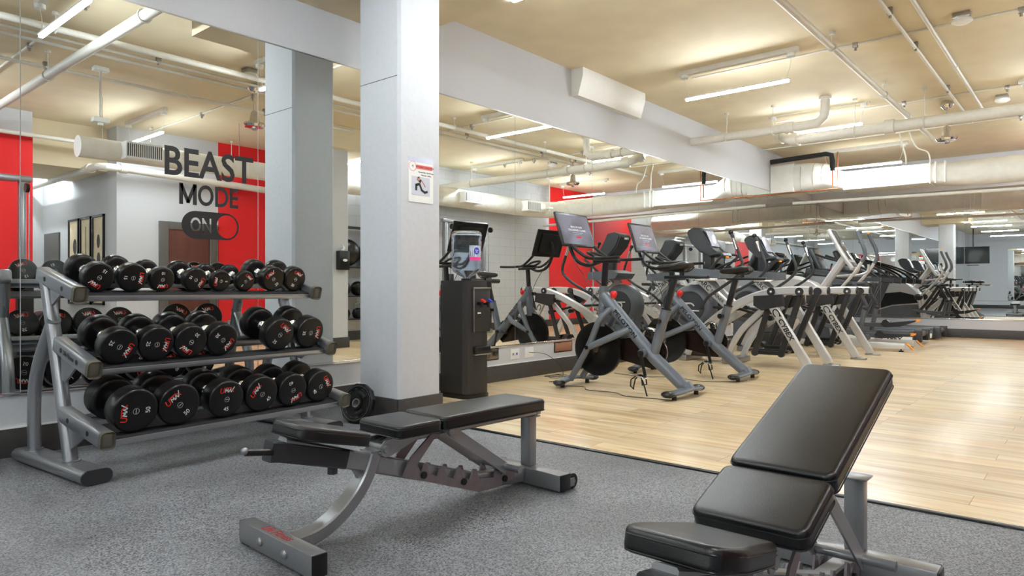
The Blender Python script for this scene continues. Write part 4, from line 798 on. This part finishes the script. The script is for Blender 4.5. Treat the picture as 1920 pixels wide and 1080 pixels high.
    b_ = MB(); b_.text('JOIN LIVE AND', .030, F_ @ Matrix.Translation((.02, .03, 0)), .0006, .02).text('ON-DEMAND CLASSES', .030, F_ @ Matrix.Translation((.02, -.004, 0)), .0006, .02).text('thousands of classes at your fingertips', .012, F_ @ Matrix.Translation((.02, -.03, 0)), .0006).text('anytime you want to ride', .012, F_ @ Matrix.Translation((.02, -.046, 0)), .0006).build('display_lettering', simple('screen_text', s(225, 225, 230), .4, nscale=9) if 'screen_text' not in bpy.data.materials else bpy.data.materials['screen_text'], sc_o)
    b_ = MB(); b_.T = Ms; b_.bb(-.02, .06, -.0105, -.0095, -.09, -.07); b_.build('display_button', REDP, sc_o)
    # lettering on both sides of the main tube
    dirv = Vector((0, -.42, -.44)).normalized()
    for sx in (-1, 1):
        rt = dirv if sx < 0 else -dirv
        b_ = MB(); c_ = Vector((sx*.0595, .70, .652)) if True else 0
        b_.text('PELOTON', .062, frame(c_, rt, (0, -.3, .3) if False else Vector((sx*1.0, 0, 0)).cross(rt)), .002, .012, 1.25); b_.build('lettering', BLACK, o, label='dark maker lettering' if sx < 0 else None)
    # towel / cable detail
    MB().tube(spl([(-.02, 1.39, 1.42), (-.05, 1.3, 1.28), (-.06, 1.2, 1.15), (-.05, 1.1, 1.0), (-.05, 1.06, .9)], 5), .004, 5).build('screen_cable', BLACK, o)
    return o
b1 = bike((5.83, 2.78, 0), 0, 'grey studio bike with screen nearest the water cooler')
b2 = dup(b1, 'grey studio bike with screen beside the silver cross trainer', (7.37, 2.83, 0), (0, 0, .03))

# ================================================================ CROSS TRAINERS (y written as absolute room y, origin y 2.6)
def cross_trainer(x0, lab):
    o = thing('cross_trainer', lab, 'cross trainer', (x0, 2.6, 0), 0, 'silver arched cross trainers')
    Y = lambda y: y-2.6
    for sx in (-1, 1):
        lg = MB().sweep([(sx*.4, Y(2.63), .03), (sx*.4, Y(3.1), .83)], .062, .105, side=(1, 0, 0), bev=.012).build('rear_leg', SILV2, o)
        MB().box((sx*.4, Y(2.6), .012), (.1, .2, .022), None, .006).build('foot_plate', SILVER, lg)
        MB().plate([(Y(2.93), .78), (Y(3.2), .72), (Y(3.3), .78), (Y(3.3), .90), (Y(2.95), .92)], sx*.4-.034, sx*.4+.034, 'x').build('joint_bracket', ARM, o)
        u_ = Vector((0, .47, .8)).normalized(); 
        rt = Vector((0, -.47, -.8)) ; up = Vector((sx, 0, 0)).cross(rt) if sx > 0 else Vector((-1, 0, 0)).cross(rt)
        cc = Vector((sx*.432, Y(2.90), .49))
        if sx > 0: rt = -rt; up = Vector((1, 0, 0)).cross(rt)
        MB().text('CYBEX', .082, frame(cc, rt, up), .002, .025, 1.15, .15).build('lettering', BLACK, lg)
        b_ = MB(); Fc = frame(cc-Vector((0, 0, 0))-Vector((0, .47, .8)).normalized()*(-.225), rt, up); pts = [(.055*math.cos(t*PI/12)*1.0, .034*math.sin(t*PI/12)) for t in range(2, 21)]
        b_.stroke(pts, .013, Fc, .001); b_.stroke([(.03, .03), (.06, .036)], .01, Fc, .001); b_.build('emblem', BLACK, lg)
        MB().sweep(spl([(sx*.36, Y(2.64), .965), (sx*.36, Y(2.85), .968), (sx*.36, Y(3.1), .945), (sx*.35, Y(3.35), .875), (sx*.33, Y(3.6), .76), (sx*.27, Y(3.85), .61), (sx*.2, Y(4.05), .46), (sx*.14, Y(4.25), .27), (sx*.12, Y(4.35), .08)], 4), .07, .105, side=(1, 0, 0), bev=.015).build('upper_arch', SILV2, o)
        MB().sphere if False else MB().lathe([(.001, .0), (.035, .004), (.052, -.002), (.052, -.02), (.001, -.02)], Matrix.Translation((sx*.36, Y(2.618), .965)) @ Matrix.Rotation(PI/2, 4, 'X'), 20).build('arch_end_cap', ARM, o)
        MB().sweep(spl([(sx*.3, Y(3.18), .76), (sx*.3, Y(3.32), .64), (sx*.3, Y(3.5), .46), (sx*.28, Y(3.62), .28), (sx*.26, Y(3.7), .1), (sx*.25, Y(3.71), .04)], 4), .05, .075, side=(1, 0, 0), bev=.012).build('lower_arch', SILV2, o)
        sw = -.04 if sx < 0 else .03
        for (yt, yb) in ((3.09, 3.36), (2.75, 3.03)):
            a_ = MB().sweep([(sx*.325, Y(yt), .95), (sx*.325, Y(yb+sw), .19)], .036, .075, side=(1, 0, 0), bev=.012).cyl((sx*.3, Y(yt), .955), (sx*.41, Y(yt), .955), .05, n=22).cyl((sx*.3, Y(yb+sw), .18), (sx*.345, Y(yb+sw), .18), .042, n=20).build('swing_arm', ARM, o)
            MB().cyl((sx*.41, Y(yt), .955), (sx*.416, Y(yt), .955), .013, n=12).build('pivot_cap', WLET, a_)
        z_ = .19+(.02 if sx > 0 else 0)
        pd = MB().bb(sx*.3-.02, sx*.3+.02, Y(3.0+sw), Y(3.4+sw), z_-.03, z_+.02, .006).plate([(Y(2.98+sw), z_+.0), (Y(3.36+sw), z_+.0), (Y(3.42+sw), z_+.07), (Y(3.38+sw), z_+.075), (Y(3.33+sw), z_+.03), (Y(2.96+sw), z_+.02)], sx*.2-.07, sx*.2+.07, 'x').build('pedal', BLACK, o)
        for k in range(4): MB().bb(sx*.2-.055+k*.033, sx*.2-.045+k*.033, Y(3.02+sw), Y(3.3+sw), z_+.018, z_+.032, .002).build('pedal_ridge', RUB, pd)
        MB().tube([(sx*.27, Y(3.14), .62), (sx*.2, Y(3.55), .72), (sx*.16, Y(3.95), .74)], .018, 10).cyl((sx*.23, Y(3.14), .62), (sx*.31, Y(3.14), .62), .035, n=16).cyl((sx*.13, Y(3.62), .735), (sx*.2, Y(3.62), .735), .03, n=16).build('push_rod', BLACK, o)
        hdl = MB().tube(spl([(sx*.22, Y(4.1), .72), (sx*.3, Y(3.96), .88), (sx*.36, Y(3.76), 1.0), (sx*.39, Y(3.6), 1.1), (sx*.4, Y(3.47), 1.22), (sx*.4, Y(3.455), 1.32), (sx*.4, Y(3.5), 1.45), (sx*.4, Y(3.6), 1.71)], 5), .021, 10).build('moving_handle', DGREY, o)
        MB().sph((sx*.4, Y(3.605), 1.72), .033, 14).build('handle_ball', BLACK, hdl)
        MB().cyl((sx*.4, Y(3.525), 1.5), (sx*.4, Y(3.575), 1.64), .0235, n=12).build('pulse_sensor', CHROME, hdl)
    MB().cyl((-.3, Y(3.2), .80), (.3, Y(3.2), .80), .028, n=14).build('cross_tube', ARM, o)
    MB().bb(-.3, .3, Y(3.62), Y(3.78), 0.005, .075, .01).build('front_cross_foot', SILVER, o); MB().bb(-.26, .26, Y(4.3), Y(4.42), 0.005, .075, .01).build('front_cross_foot', SILVER, o)
    # flywheel housing
    Mh = Matrix.Translation((0, Y(4.3), .74)) @ Matrix.Rotation(PI/2, 4, 'Y')
    hs_ = MB().lathe([(.001, .15), (.22, .15), (.275, .13), (.31, .08), (.315, 0), (.31, -.08), (.275, -.13), (.22, -.15), (.001, -.15)], Mh, 44).bb(-.11, .11, Y(4.05), Y(4.55), .08, .6, .03).build('flywheel_housing', MGREY, o)
    for sx in (-1, 1):
        Md = Matrix.Translation((sx*.151, Y(4.3), .74)) @ Matrix.Rotation(sx*PI/2, 4, 'Y'); MB().lathe([(.215, 0), (.21, .008), (.001, .01)], Md, 40).build('side_disc', DGREY, hs_)
        rt = (0, -sx*-1, 0); Fd = frame((sx*.162, Y(4.3), .74), (0, 1 if sx > 0 else -1, 0), (0, 0, 1))
        b_ = MB(); b_.stroke([(.07*math.cos(t*PI/10), .05*math.sin(t*PI/10)) for t in range(1, 17)], .02, Fd, .002); b_.stroke([(-.12, .05), (.02, .052)], .014, Fd, .002); b_.stroke([(.0, -.05), (.14, -.055)], .014, Fd, .002); b_.build('emblem', WLET, hs_)
    MB().bb(-.13, .13, Y(3.78), Y(4.5), .06, .32, .05, 3).build('base_cover', ARM, o)
    mb_ = MB().sweep([(-.12, Y(3.70), .70), (-.12, Y(4.16), 1.12)], .06, .115, side=(1, 0, 0), bev=.012).build('slanted_mast', SILV2, o)
    MB().sweep([(.12, Y(3.70), .70), (.12, Y(4.16), 1.12)], .06, .115, side=(1, 0, 0), bev=.012).build('slanted_mast', SILV2, o)
    for sx in (-1,):
        rt = Vector((0, -.46, -.42)); cc = Vector((-.151, Y(3.98), .957)); up = Vector((-1, 0, 0)).cross(rt)
        MB().text('ARC', .10, frame(cc-rt.normalized()*.13, rt, up), .002, .008, 1.0).text('TRAINER', .062, frame(cc+rt.normalized()*.1, rt, up), .002, .006, 1.0).build('lettering', BLACK, mb_)
    MB().plate([(Y(3.82), 1.13), (Y(4.0), 1.12), (Y(4.3), 1.14), (Y(4.36), 1.22), (Y(4.2), 1.27), (Y(4.0), 1.25), (Y(3.82), 1.24)], -.25, .25, 'x').build('accessory_tray', MGREY, o, 25)
    MB().bb(-.055, .055, Y(4.02), Y(4.16), 1.2, 1.5, .02, 3).build('console_mast', DGREY, o)
    prof = [(3.82, 1.44), (3.86, 1.41), (4.02, 1.43), (4.16, 1.5), (4.28, 1.62), (4.34, 1.76), (4.32, 1.80), (4.24, 1.835), (4.12, 1.82), (4.09, 1.78), (3.99, 1.54), (3.95, 1.50), (3.84, 1.475)]
    cs = MB().plate([(Y(a_), b2) for a_, b2 in prof], -.17, .17, 'x'); 
    es = [e for e in cs.bm.edges if (abs(e.verts[0].co.x-e.verts[1].co.x) < 1e-5)]; bmesh.ops.bevel(cs.bm, geom=es, offset=.02, segments=3, affect='EDGES'); cs = cs.build('console', DGREY, o, 40)
    n_ = Vector((0, -.24, .10)).normalized(); c_ = Vector((0, Y(4.036), 1.672)); Fs = frame(c_+n_*.004, (1, 0, 0), (0, .1, .24))
    b_ = MB(); b_.T = Fs; b_.bb(-.125, .125, -.115, .115, 0, .004, .001); b_.build('console_screen', LCD, cs)
    Fk = frame(Vector((0, Y(3.9), 1.493)), (1, 0, 0), (0, .11, .025)); b_ = MB(); b_.T = Fk
    for i in range(3):
        for j in range(2): b_.bb(-.1+i*.05-.014, -.1+i*.05+.014, -.022+j*.035-.01, -.022+j*.035+.01, 0, .004, .001)
    b_.build('keypad', MGREY, cs); b_ = MB(); b_.T = Fk; b_.cyl((.09, -.01, 0), (.09, -.01, .006), .014); b_.build('stop_button', REDP, cs)
    MB().bb(-.05, .05, Y(3.815), Y(3.83), 1.405, 1.43, .003).build('clip_holder', ORNG, cs)
    # back of the console: pods and slots
    MB().text('CYBEX', .04, frame((0, Y(4.352), 1.74), (-1, 0, 0), (0, .0, 1)), .004, .02).build('console_lettering', WLET, cs)
    for sx in (-1, 1): MB().tube(spl([(sx*.16, Y(4.0), 1.44), (sx*.22, Y(3.86), 1.46), (sx*.26, Y(3.78), 1.44), (sx*.24, Y(3.86), 1.36), (sx*.2, Y(4.0), 1.22)], 5), .018, 10).build('fixed_handle', DGREY, o)
    MB().bb(.05, .12, Y(3.79), Y(3.8), .4, .52, .001).build('warning_label', WLET, o)
    return o
c1 = cross_trainer(9.0, 'silver cross trainer with arched frame nearest the grey bikes')
c2 = dup(c1, 'silver cross trainer with arched frame between the other cross trainer and the white elliptical', (10.9, 2.55, 0))

# ================================================================ WHITE ELLIPTICAL
def elliptical(x0, lab):
    o = thing('elliptical', lab, 'elliptical', (x0, 2.2, 0), 0)
    Y = lambda y: y-2.2
    for sx in (-1, 1):
        rl = MB().bb(sx*.38-.045, sx*.38+.045, Y(2.28), Y(4.35), .045, .14, .012).plate([(Y(2.28), .135), (Y(2.19), .045), (Y(2.28), .045)], sx*.38-.04, sx*.38+.04, 'x').build('base_rail', SILV2, o)
        MB().plate([(Y(2.275), .142), (Y(2.17), .035), (Y(2.155), .04), (Y(2.262), .146)], sx*.38-.042, sx*.38+.042, 'x').build('orange_end', ORNG, rl)
        MB().cyl((sx*.38, Y(2.34), 0), (sx*.38, Y(2.34), .02), .035, n=14).cyl((sx*.38, Y(2.34), .02), (sx*.38, Y(2.34), .05), .012, n=10).build('leveling_foot', BLACK, rl)
        MB().cyl((sx*.38, Y(4.25), 0), (sx*.38, Y(4.25), .05), .03, n=14).build('leveling_foot', BLACK, rl)
        up = .0 if sx < 0 else .16
        pd = MB().plate([(Y(2.22), .27+up*1.3), (Y(2.24), .245+up*1.3), (Y(2.45), .21+up), (Y(2.68), .19+up), (Y(2.74), .24+up), (Y(2.7), .31+up), (Y(2.66), .32+up), (Y(2.6), .27+up)], sx*.2-.08, sx*.2+.08, 'x').build('pedal', ARM, o)
        MB().plate([(Y(2.17), .285+up*1.3), (Y(2.18), .255+up*1.3), (Y(2.24), .243+up*1.3), (Y(2.235), .285+up*1.3)], sx*.2-.06, sx*.2+.06, 'x').build('orange_tip', ORNG, pd)
        MB().sweep([(sx*.2, Y(2.7), .23+up), (sx*.3, Y(3.0), .25+up*.8), (sx*.33, Y(3.6), .42)], .05, .07, side=(1, 0, 0)).build('pedal_arm', MGREY, o)
        MB().tube([(sx*.38, Y(2.86), .66), (sx*.38, Y(2.93), .28)], .038, 14).build('rear_link', MGREY, o)
        MB().sph((sx*.38, Y(2.85), .68), .05, 14).build('link_joint', DGREY, o)
        MB().tube([(sx*.33, Y(3.02), 1.06), (sx*.36, Y(2.84), .72)], .03, 12).build('hanging_link', DGREY, o)
        MB().cyl((sx*.3, Y(2.84), .2), (sx*.42, Y(2.84), .2), .05, n=18).build('roller', MGREY, o)
        MB().tube([(sx*.33, Y(3.02), 1.06), (sx*.33, Y(3.3), .6), (sx*.3, Y(3.5), .35)], .035, 12).build('drive_link', DGREY, o)
        MB().cyl((sx*.2, Y(2.78), 1.075), (sx*.2, Y(3.4), 1.06), .032, n=14).build('top_bar', DGREY, o)
        lo = MB().tube(spl([(sx*.34, Y(3.45), .78), (sx*.38, Y(3.2), 1.02), (sx*.4, Y(3.0), 1.26), (sx*.4, Y(2.9), 1.42)], 5), .024, 12).build('swing_handle', SILV2, o)
        MB().tube(spl([(sx*.4, Y(2.9), 1.42), (sx*.4, Y(2.85), 1.52), (sx*.4, Y(2.87), 1.66), (sx*.38, Y(2.93), 1.8), (sx*.36, Y(2.97), 1.92)], 5), [.03]*21, 12).build('handle_grip', MGREY, lo)
        MB().sph((sx*.36, Y(2.975), 1.935), .022, 12).build('handle_button', ORNG if sx > 0 else SILV2, lo)
        MB().tube(spl([(sx*.1, Y(3.35), 1.2), (sx*.22, Y(3.1), 1.22), (sx*.3, Y(2.98), 1.28), (sx*.3, Y(2.96), 1.4)], 5), .02, 10).build('fixed_handle', SILV2, o)
        MB().sph((sx*.33, Y(3.47), .77), .085, 16, (.6, 1.2, 1)).build('pivot_cover', DGREY, o)
    MB().cyl((-.38, Y(2.84), 1.075), (.38, Y(2.84), 1.075), .03, n=14).build('cross_bar', DGREY, o)
    MB().bb(-.4, .4, Y(3.9), Y(4.05), .03, .12, .02).build('front_cross_member', SILV2, o)
    b_ = MB(); poly = [(3.35, .12), (3.45, .8), (3.55, .98), (3.75, 1.1), (4.0, 1.2), (4.25, 1.24), (4.5, 1.18), (4.68, .98), (4.76, .7), (4.78, .3), (4.78, .12)]
    b_.plate([(Y(a_), z) for a_, z in poly], -.2, .2, 'x'); es = [e for e in b_.bm.edges if abs(e.verts[0].co.x-e.verts[1].co.x) < 1e-5]; bmesh.ops.bevel(b_.bm, geom=es, offset=.05, segments=3, affect='EDGES'); bd = b_.build('drive_housing', SILV2, o, 40)
    for sx in (-1, 1):
        MB().plate([(Y(a_), z) for a_, z in [(3.5, .62), (3.6, .82), (3.9, .9), (4.3, .86), (4.6, .72), (4.76, .45), (4.74, .28), (4.5, .42), (4.1, .56), (3.7, .6)]], sx*.198, sx*.204, 'x').build('black_side_panel', BLACK, bd)
        MB().plate([(Y(a_), z) for a_, z in [(3.42, .14), (3.5, .58), (3.7, .57), (4.1, .53), (4.5, .39), (4.74, .24), (4.74, .14)]], sx*.198, sx*.205, 'x').build('grey_side_panel', MGREY, bd)
        MB().plate([(Y(4.76), .14), (Y(4.78), .45), (Y(4.74), .45), (Y(4.71), .14)], sx*.2, sx*.207, 'x').build('orange_stripe', ORNG, bd)
    MB().sweep([(0, Y(3.6), 1.0), (0, Y(3.25), 1.52)], .14, .12, side=(1, 0, 0), bev=.03).build('console_mast', SILV2, o)
    for nm, y0, z0, y1, z1, wd in (('upper_screen', 3.30, 1.68, 3.46, 2.0, .19), ('console', 3.08, 1.32, 3.33, 1.74, .2)):
        d_ = Vector((0, y1-y0, z1-z0)); l = d_.length; F_ = frame(Vector((0, Y((y0+y1)/2), (z0+z1)/2)), (1, 0, 0), d_)
        b_ = MB(); b_.T = F_; b_.bb(-wd, wd, -l/2, l/2, -.05, .015, .02, 3); cs = b_.build(nm, SILV2, o)
        b_ = MB(); b_.T = F_; b_.bb(-wd+.05, wd-.05, -l/2+(.03 if nm != 'console' else .16), l/2-.03, .014, .018, .001); b_.build('display', LCDD, cs)
        if nm == 'console':
            b_ = MB(); b_.T = F_; b_.bb(-wd+.06, wd-.06, -l/2+.03, -l/2+.12, .014, .02, .002); b_.build('keypad', DGREY, cs)
    return o
elliptical(12.52, 'tall white elliptical with orange pedal tips between cross trainer and treadmills')

# ================================================================ TREADMILLS
def treadmill(x0, lab):
    o = thing('treadmill', lab, 'treadmill', (x0, 2.4, 0), 0, 'grey treadmills in the corner')
    Y = lambda y: y-2.4
    dk = MB().bb(-.42, .42, Y(2.5), Y(4.3), .06, .19, .01).build('deck', MGREY, o)
    MB().bb(-.27, .27, Y(2.44), Y(4.25), .188, .2, .002).build('belt', RUBD, dk)
    for sx in (-1, 1):
        MB().bb(sx*.35-.07, sx*.35+.07, Y(2.46), Y(4.3), .19, .235, .012).build('side_rail', MGREY, dk)
        MB().bb(sx*.35-.075, sx*.35+.075, Y(2.38), Y(2.5), .03, .24, .015).build('end_cap', DGREY, dk)
        MB().bb(sx*.42-.01, sx*.42+.01, Y(2.52), Y(4.2), .03, .12, .004).text('CYBEX', .12, frame((sx*.431, Y(2.95), .08), (0, sx, 0), (0, 0, 1)), .002, .02).build('side_skirt', [WHITE], dk) if False else MB().bb(sx*.42-.01, sx*.42+.01, Y(2.52), Y(4.2), .03, .12, .004).build('side_skirt', WHITE, dk)
        MB().text('CYBEX', .1, frame((sx*.431, Y(2.85), .075), (0, sx, 0), (0, 0, 1)), .002, .03, 1.1, .15).build('lettering', BLACK, dk)
        MB().plate([(Y(4.28), .2), (Y(4.62), .2), (Y(4.25), 1.24), (Y(3.85), 1.2)], sx*.41-.03, sx*.41+.03, 'x').build('upright', SILVER, o)
        MB().sweep(spl([(sx*.38, Y(4.36), 1.34), (sx*.38, Y(3.9), 1.26), (sx*.38, Y(3.45), 1.18), (sx*.38, Y(3.2), 1.15)], 4), .07, .12, side=(1, 0, 0), bev=.02).build('side_arm', DGREY, o)
        MB().tube(spl([(sx*.3, Y(4.2), 1.66), (sx*.36, Y(4.05), 1.6), (sx*.39, Y(3.75), 1.5), (sx*.39, Y(3.42), 1.34), (sx*.38, Y(3.25), 1.2)], 5), .022, 10).build('handrail', BLACK, o)
    MB().cyl((-.28, Y(2.46), .16), (.28, Y(2.46), .16), .05, n=20).build('rear_roller', STEEL, dk)
    MB().bb(-.36, .36, Y(4.05), Y(4.6), .1, .36, .06, 3).build('motor_cover', MGREY, o)
    MB().bb(-.38, .38, Y(4.2), Y(4.36), 1.2, 1.36, .03).build('cross_console', DGREY, o)
    d_ = Vector((0, .2, .42)); F_ = frame((0, Y(4.22), 1.58), (1, 0, 0), d_)
    b_ = MB(); b_.T = F_; b_.bb(-.24, .24, -.25, .25, -.08, .02, .04, 3); cs = b_.build('console', DGREY, o)
    b_ = MB(); b_.T = F_; b_.bb(-.15, .15, -.02, .21, .019, .024, .001); b_.build('display', LCDD, cs)
    b_ = MB(); b_.T = F_; b_.bb(-.14, .14, -.19, -.07, .019, .026, .002); b_.build('keypad', MGREY, cs)
    MB().cyl((0, Y(3.98), 1.36), (0, Y(3.97), 1.39), .03, n=14).build('stop_button', REDP, cs); MB().tube([(.05+.03*math.cos(t*PI/8), Y(3.99), 1.3+.05*math.sin(t*PI/8)) for t in range(16)], .005, 5, True).build('safety_cord', REDP, cs)
    MB().bb(-.2, .2, Y(4.0), Y(4.2), 1.33, 1.37, .01).build('accessory_tray', DGREY, o)
    return o
t1 = treadmill(14.42, 'grey treadmill just beyond the white elliptical')
t2 = dup(t1, 'last grey treadmill, against the end wall mirrors', (15.82, 2.32, 0))

# ================================================================ things on the opposite side, seen in the mirrors
def cable_machine(loc, rz, lab):
    o = thing('cable_machine', lab, 'cable machine', loc, rz, 'cable machines')
    MB().bb(-.65, .65, -.25, .25, 0, .08, .01).build('base_frame', SILVER, o)
    for x in (-.6, .6):
        MB().bb(x-.04, x+.04, -.05, .05, .08, 2.4, .01).build('upright', SILVER, o)
        MB().bb(x-.09, x+.09, .06, .18, .1, 1.3, .01).build('weight_stack', BLACK, o)
        MB().cyl((x-.05, .12, 1.3), (x-.05, .12, 2.35), .008, n=8).build('guide_rod', CHROME, o); MB().cyl((x+.05, .12, 1.3), (x+.05, .12, 2.35), .008, n=8).build('guide_rod', CHROME, o)
        MB().cyl((x-.02, .22, 2.3), (x+.02, .22, 2.3), .06, n=20).build('pulley', BLACK, o)
    MB().bb(-.7, .7, -.05, .05, 2.4, 2.48, .01).cyl((-.55, -.12, 2.42), (.55, -.12, 2.42), .016, n=10).build('top_beam', SILVER, o)
    MB().bb(-.2, .2, .2, .8, .45, .53, .03, 3).build('seat_pad', LEATH, o)
    MB().bb(-.17, .17, .1, .2, .62, 1.3, .03, 3).build('back_pad', LEATH, o)
    MB().cyl((0, .5, .08), (0, .5, .46), .04, n=14).bb(-.04, .04, .05, .8, .04, .1, .01).build('seat_post', SILVER, o)
    MB().cyl((-.5, .55, 1.15), (.5, .55, 1.15), .05, n=16).build('roller_pads', LEATH, o)
    MB().cyl((0, .1, 1.15), (0, .55, 1.15), .02, n=10).build('roller_arm', SILVER, o)
    return o
cable_machine((10.85, -.85, 0), 0, 'silver cable machine with black pads against the grey block wall')
cable_machine((2.12, -1.05, 0), 0, 'silver cable machine in front of the red wall, at the left edge of the mirror')
# ball rack
o = thing('ball_rack', 'wall shelf rack holding exercise and medicine balls beside the near column', 'ball rack', (8.1, -1.0, 0))
for x in (-.6, .6): MB().bb(x-.03, x+.03, -.17, -.11, 0, 2.2, .006).build('rack_post', SILVER, o)
for z in (.42, .85, 1.4, 2.15): MB().bb(-.62, .62, -.17, .17, z-.02, z, .004).build('rack_shelf', DGREY, o)
def ball(loc, r_, lab, mt=RUB, cat='ball', nm='exercise_ball'):
    b_ = MB().sph((0, 0, r_), r_, 28); b_.build(nm, mt, None); q = sc.objects[-1] if False else None
def ball(loc, r_, lab, mt=RUB, nm='medicine_ball', cat='medicine ball', grp='balls on the rack'):
    ob = MB().sph((0, 0, r_), r_, 28).build(nm, mt); ob.location = loc; tag(ob, lab, cat, grp)
ball((7.8, -.97, 1.4), .26, 'large black exercise ball on the upper shelf nearest the column', nm='exercise_ball', cat='exercise ball'); ball((8.4, -.97, 1.4), .26, 'large black exercise ball on the upper shelf away from the column', nm='exercise_ball', cat='exercise ball')
ball((7.72, -.95, .85), .14, 'black medicine ball on the middle shelf nearest the column'); ball((8.05, -.95, .85), .14, 'black medicine ball in the centre of the middle shelf'); ball((8.4, -.95, .85), .14, 'black medicine ball on the middle shelf away from the column')
for x, l in ((7.75, 'black kettlebell on the lower shelf nearest the column'), (8.05, 'black kettlebell in the centre of the lower shelf'), (8.35, 'black kettlebell on the lower shelf away from the column')):
    kb_ = thing('kettlebell', l, 'kettlebell', (x, -.95, .42), 0, 'kettlebells on the lower shelf')
    MB().lathe([(.05, 0), (.09, .03), (.11, .1), (.09, .17), (.04, .2)], None, 24).build('bell', RUB, kb_); MB().tube(spl([(-.05, 0, .17), (-.075, 0, .22), (-.05, 0, .29), (.05, 0, .29), (.075, 0, .22), (.05, 0, .17)], 5), .016, 10).build('handle', STEEL, kb_)
# dispenser on the near column
o = thing('wipe_dispenser', 'black wipe dispenser on the near column, seen in the left mirror', 'dispenser', (6.9, .12, 1.46))
MB().bb(-.1, .1, 0, .12, -.16, .16, .015).build('dispenser_body', BLACK, o); MB().lathe([(.045, 0), (.045, .004), (.001, .005)], Matrix.Translation((.0, .121, .0)) @ Matrix.Rotation(-PI/2, 4, 'X') @ Matrix.Scale(.5, 4, (0, 1, 0)), 20).build('badge', WLET, o)
MB().tube([(0, .06, .16), (.02, .07, .2), (.0, .06, .26)], [.03, .02, .004], 8).build('wipe', WHITE, o)
# television seen in the end wall mirrors
o = thing('television', 'black flat television on a ceiling mount, seen in the end wall mirrors', 'television', (-4.0, 4.25, 2.47))
MB().bb(-.03, .03, -.62, .62, -.38, .38, .01).build('housing', BLACK, o); MB().bb(.03, .033, -.6, .6, -.355, .36).build('display', simple('off_screen', s(16, 17, 19), .12, nscale=9), o)
MB().cyl((-.08, 0, 0), (-.08, 0, ZC-2.47), .025, n=14).bb(-.1, -.03, -.12, .12, -.12, .12, .01).build('ceiling_mount', DGREY, o); MB().bb(-.06, .06, -.22, .22, -.46, -.43, .005).build('bracket_shelf', DGREY, o)
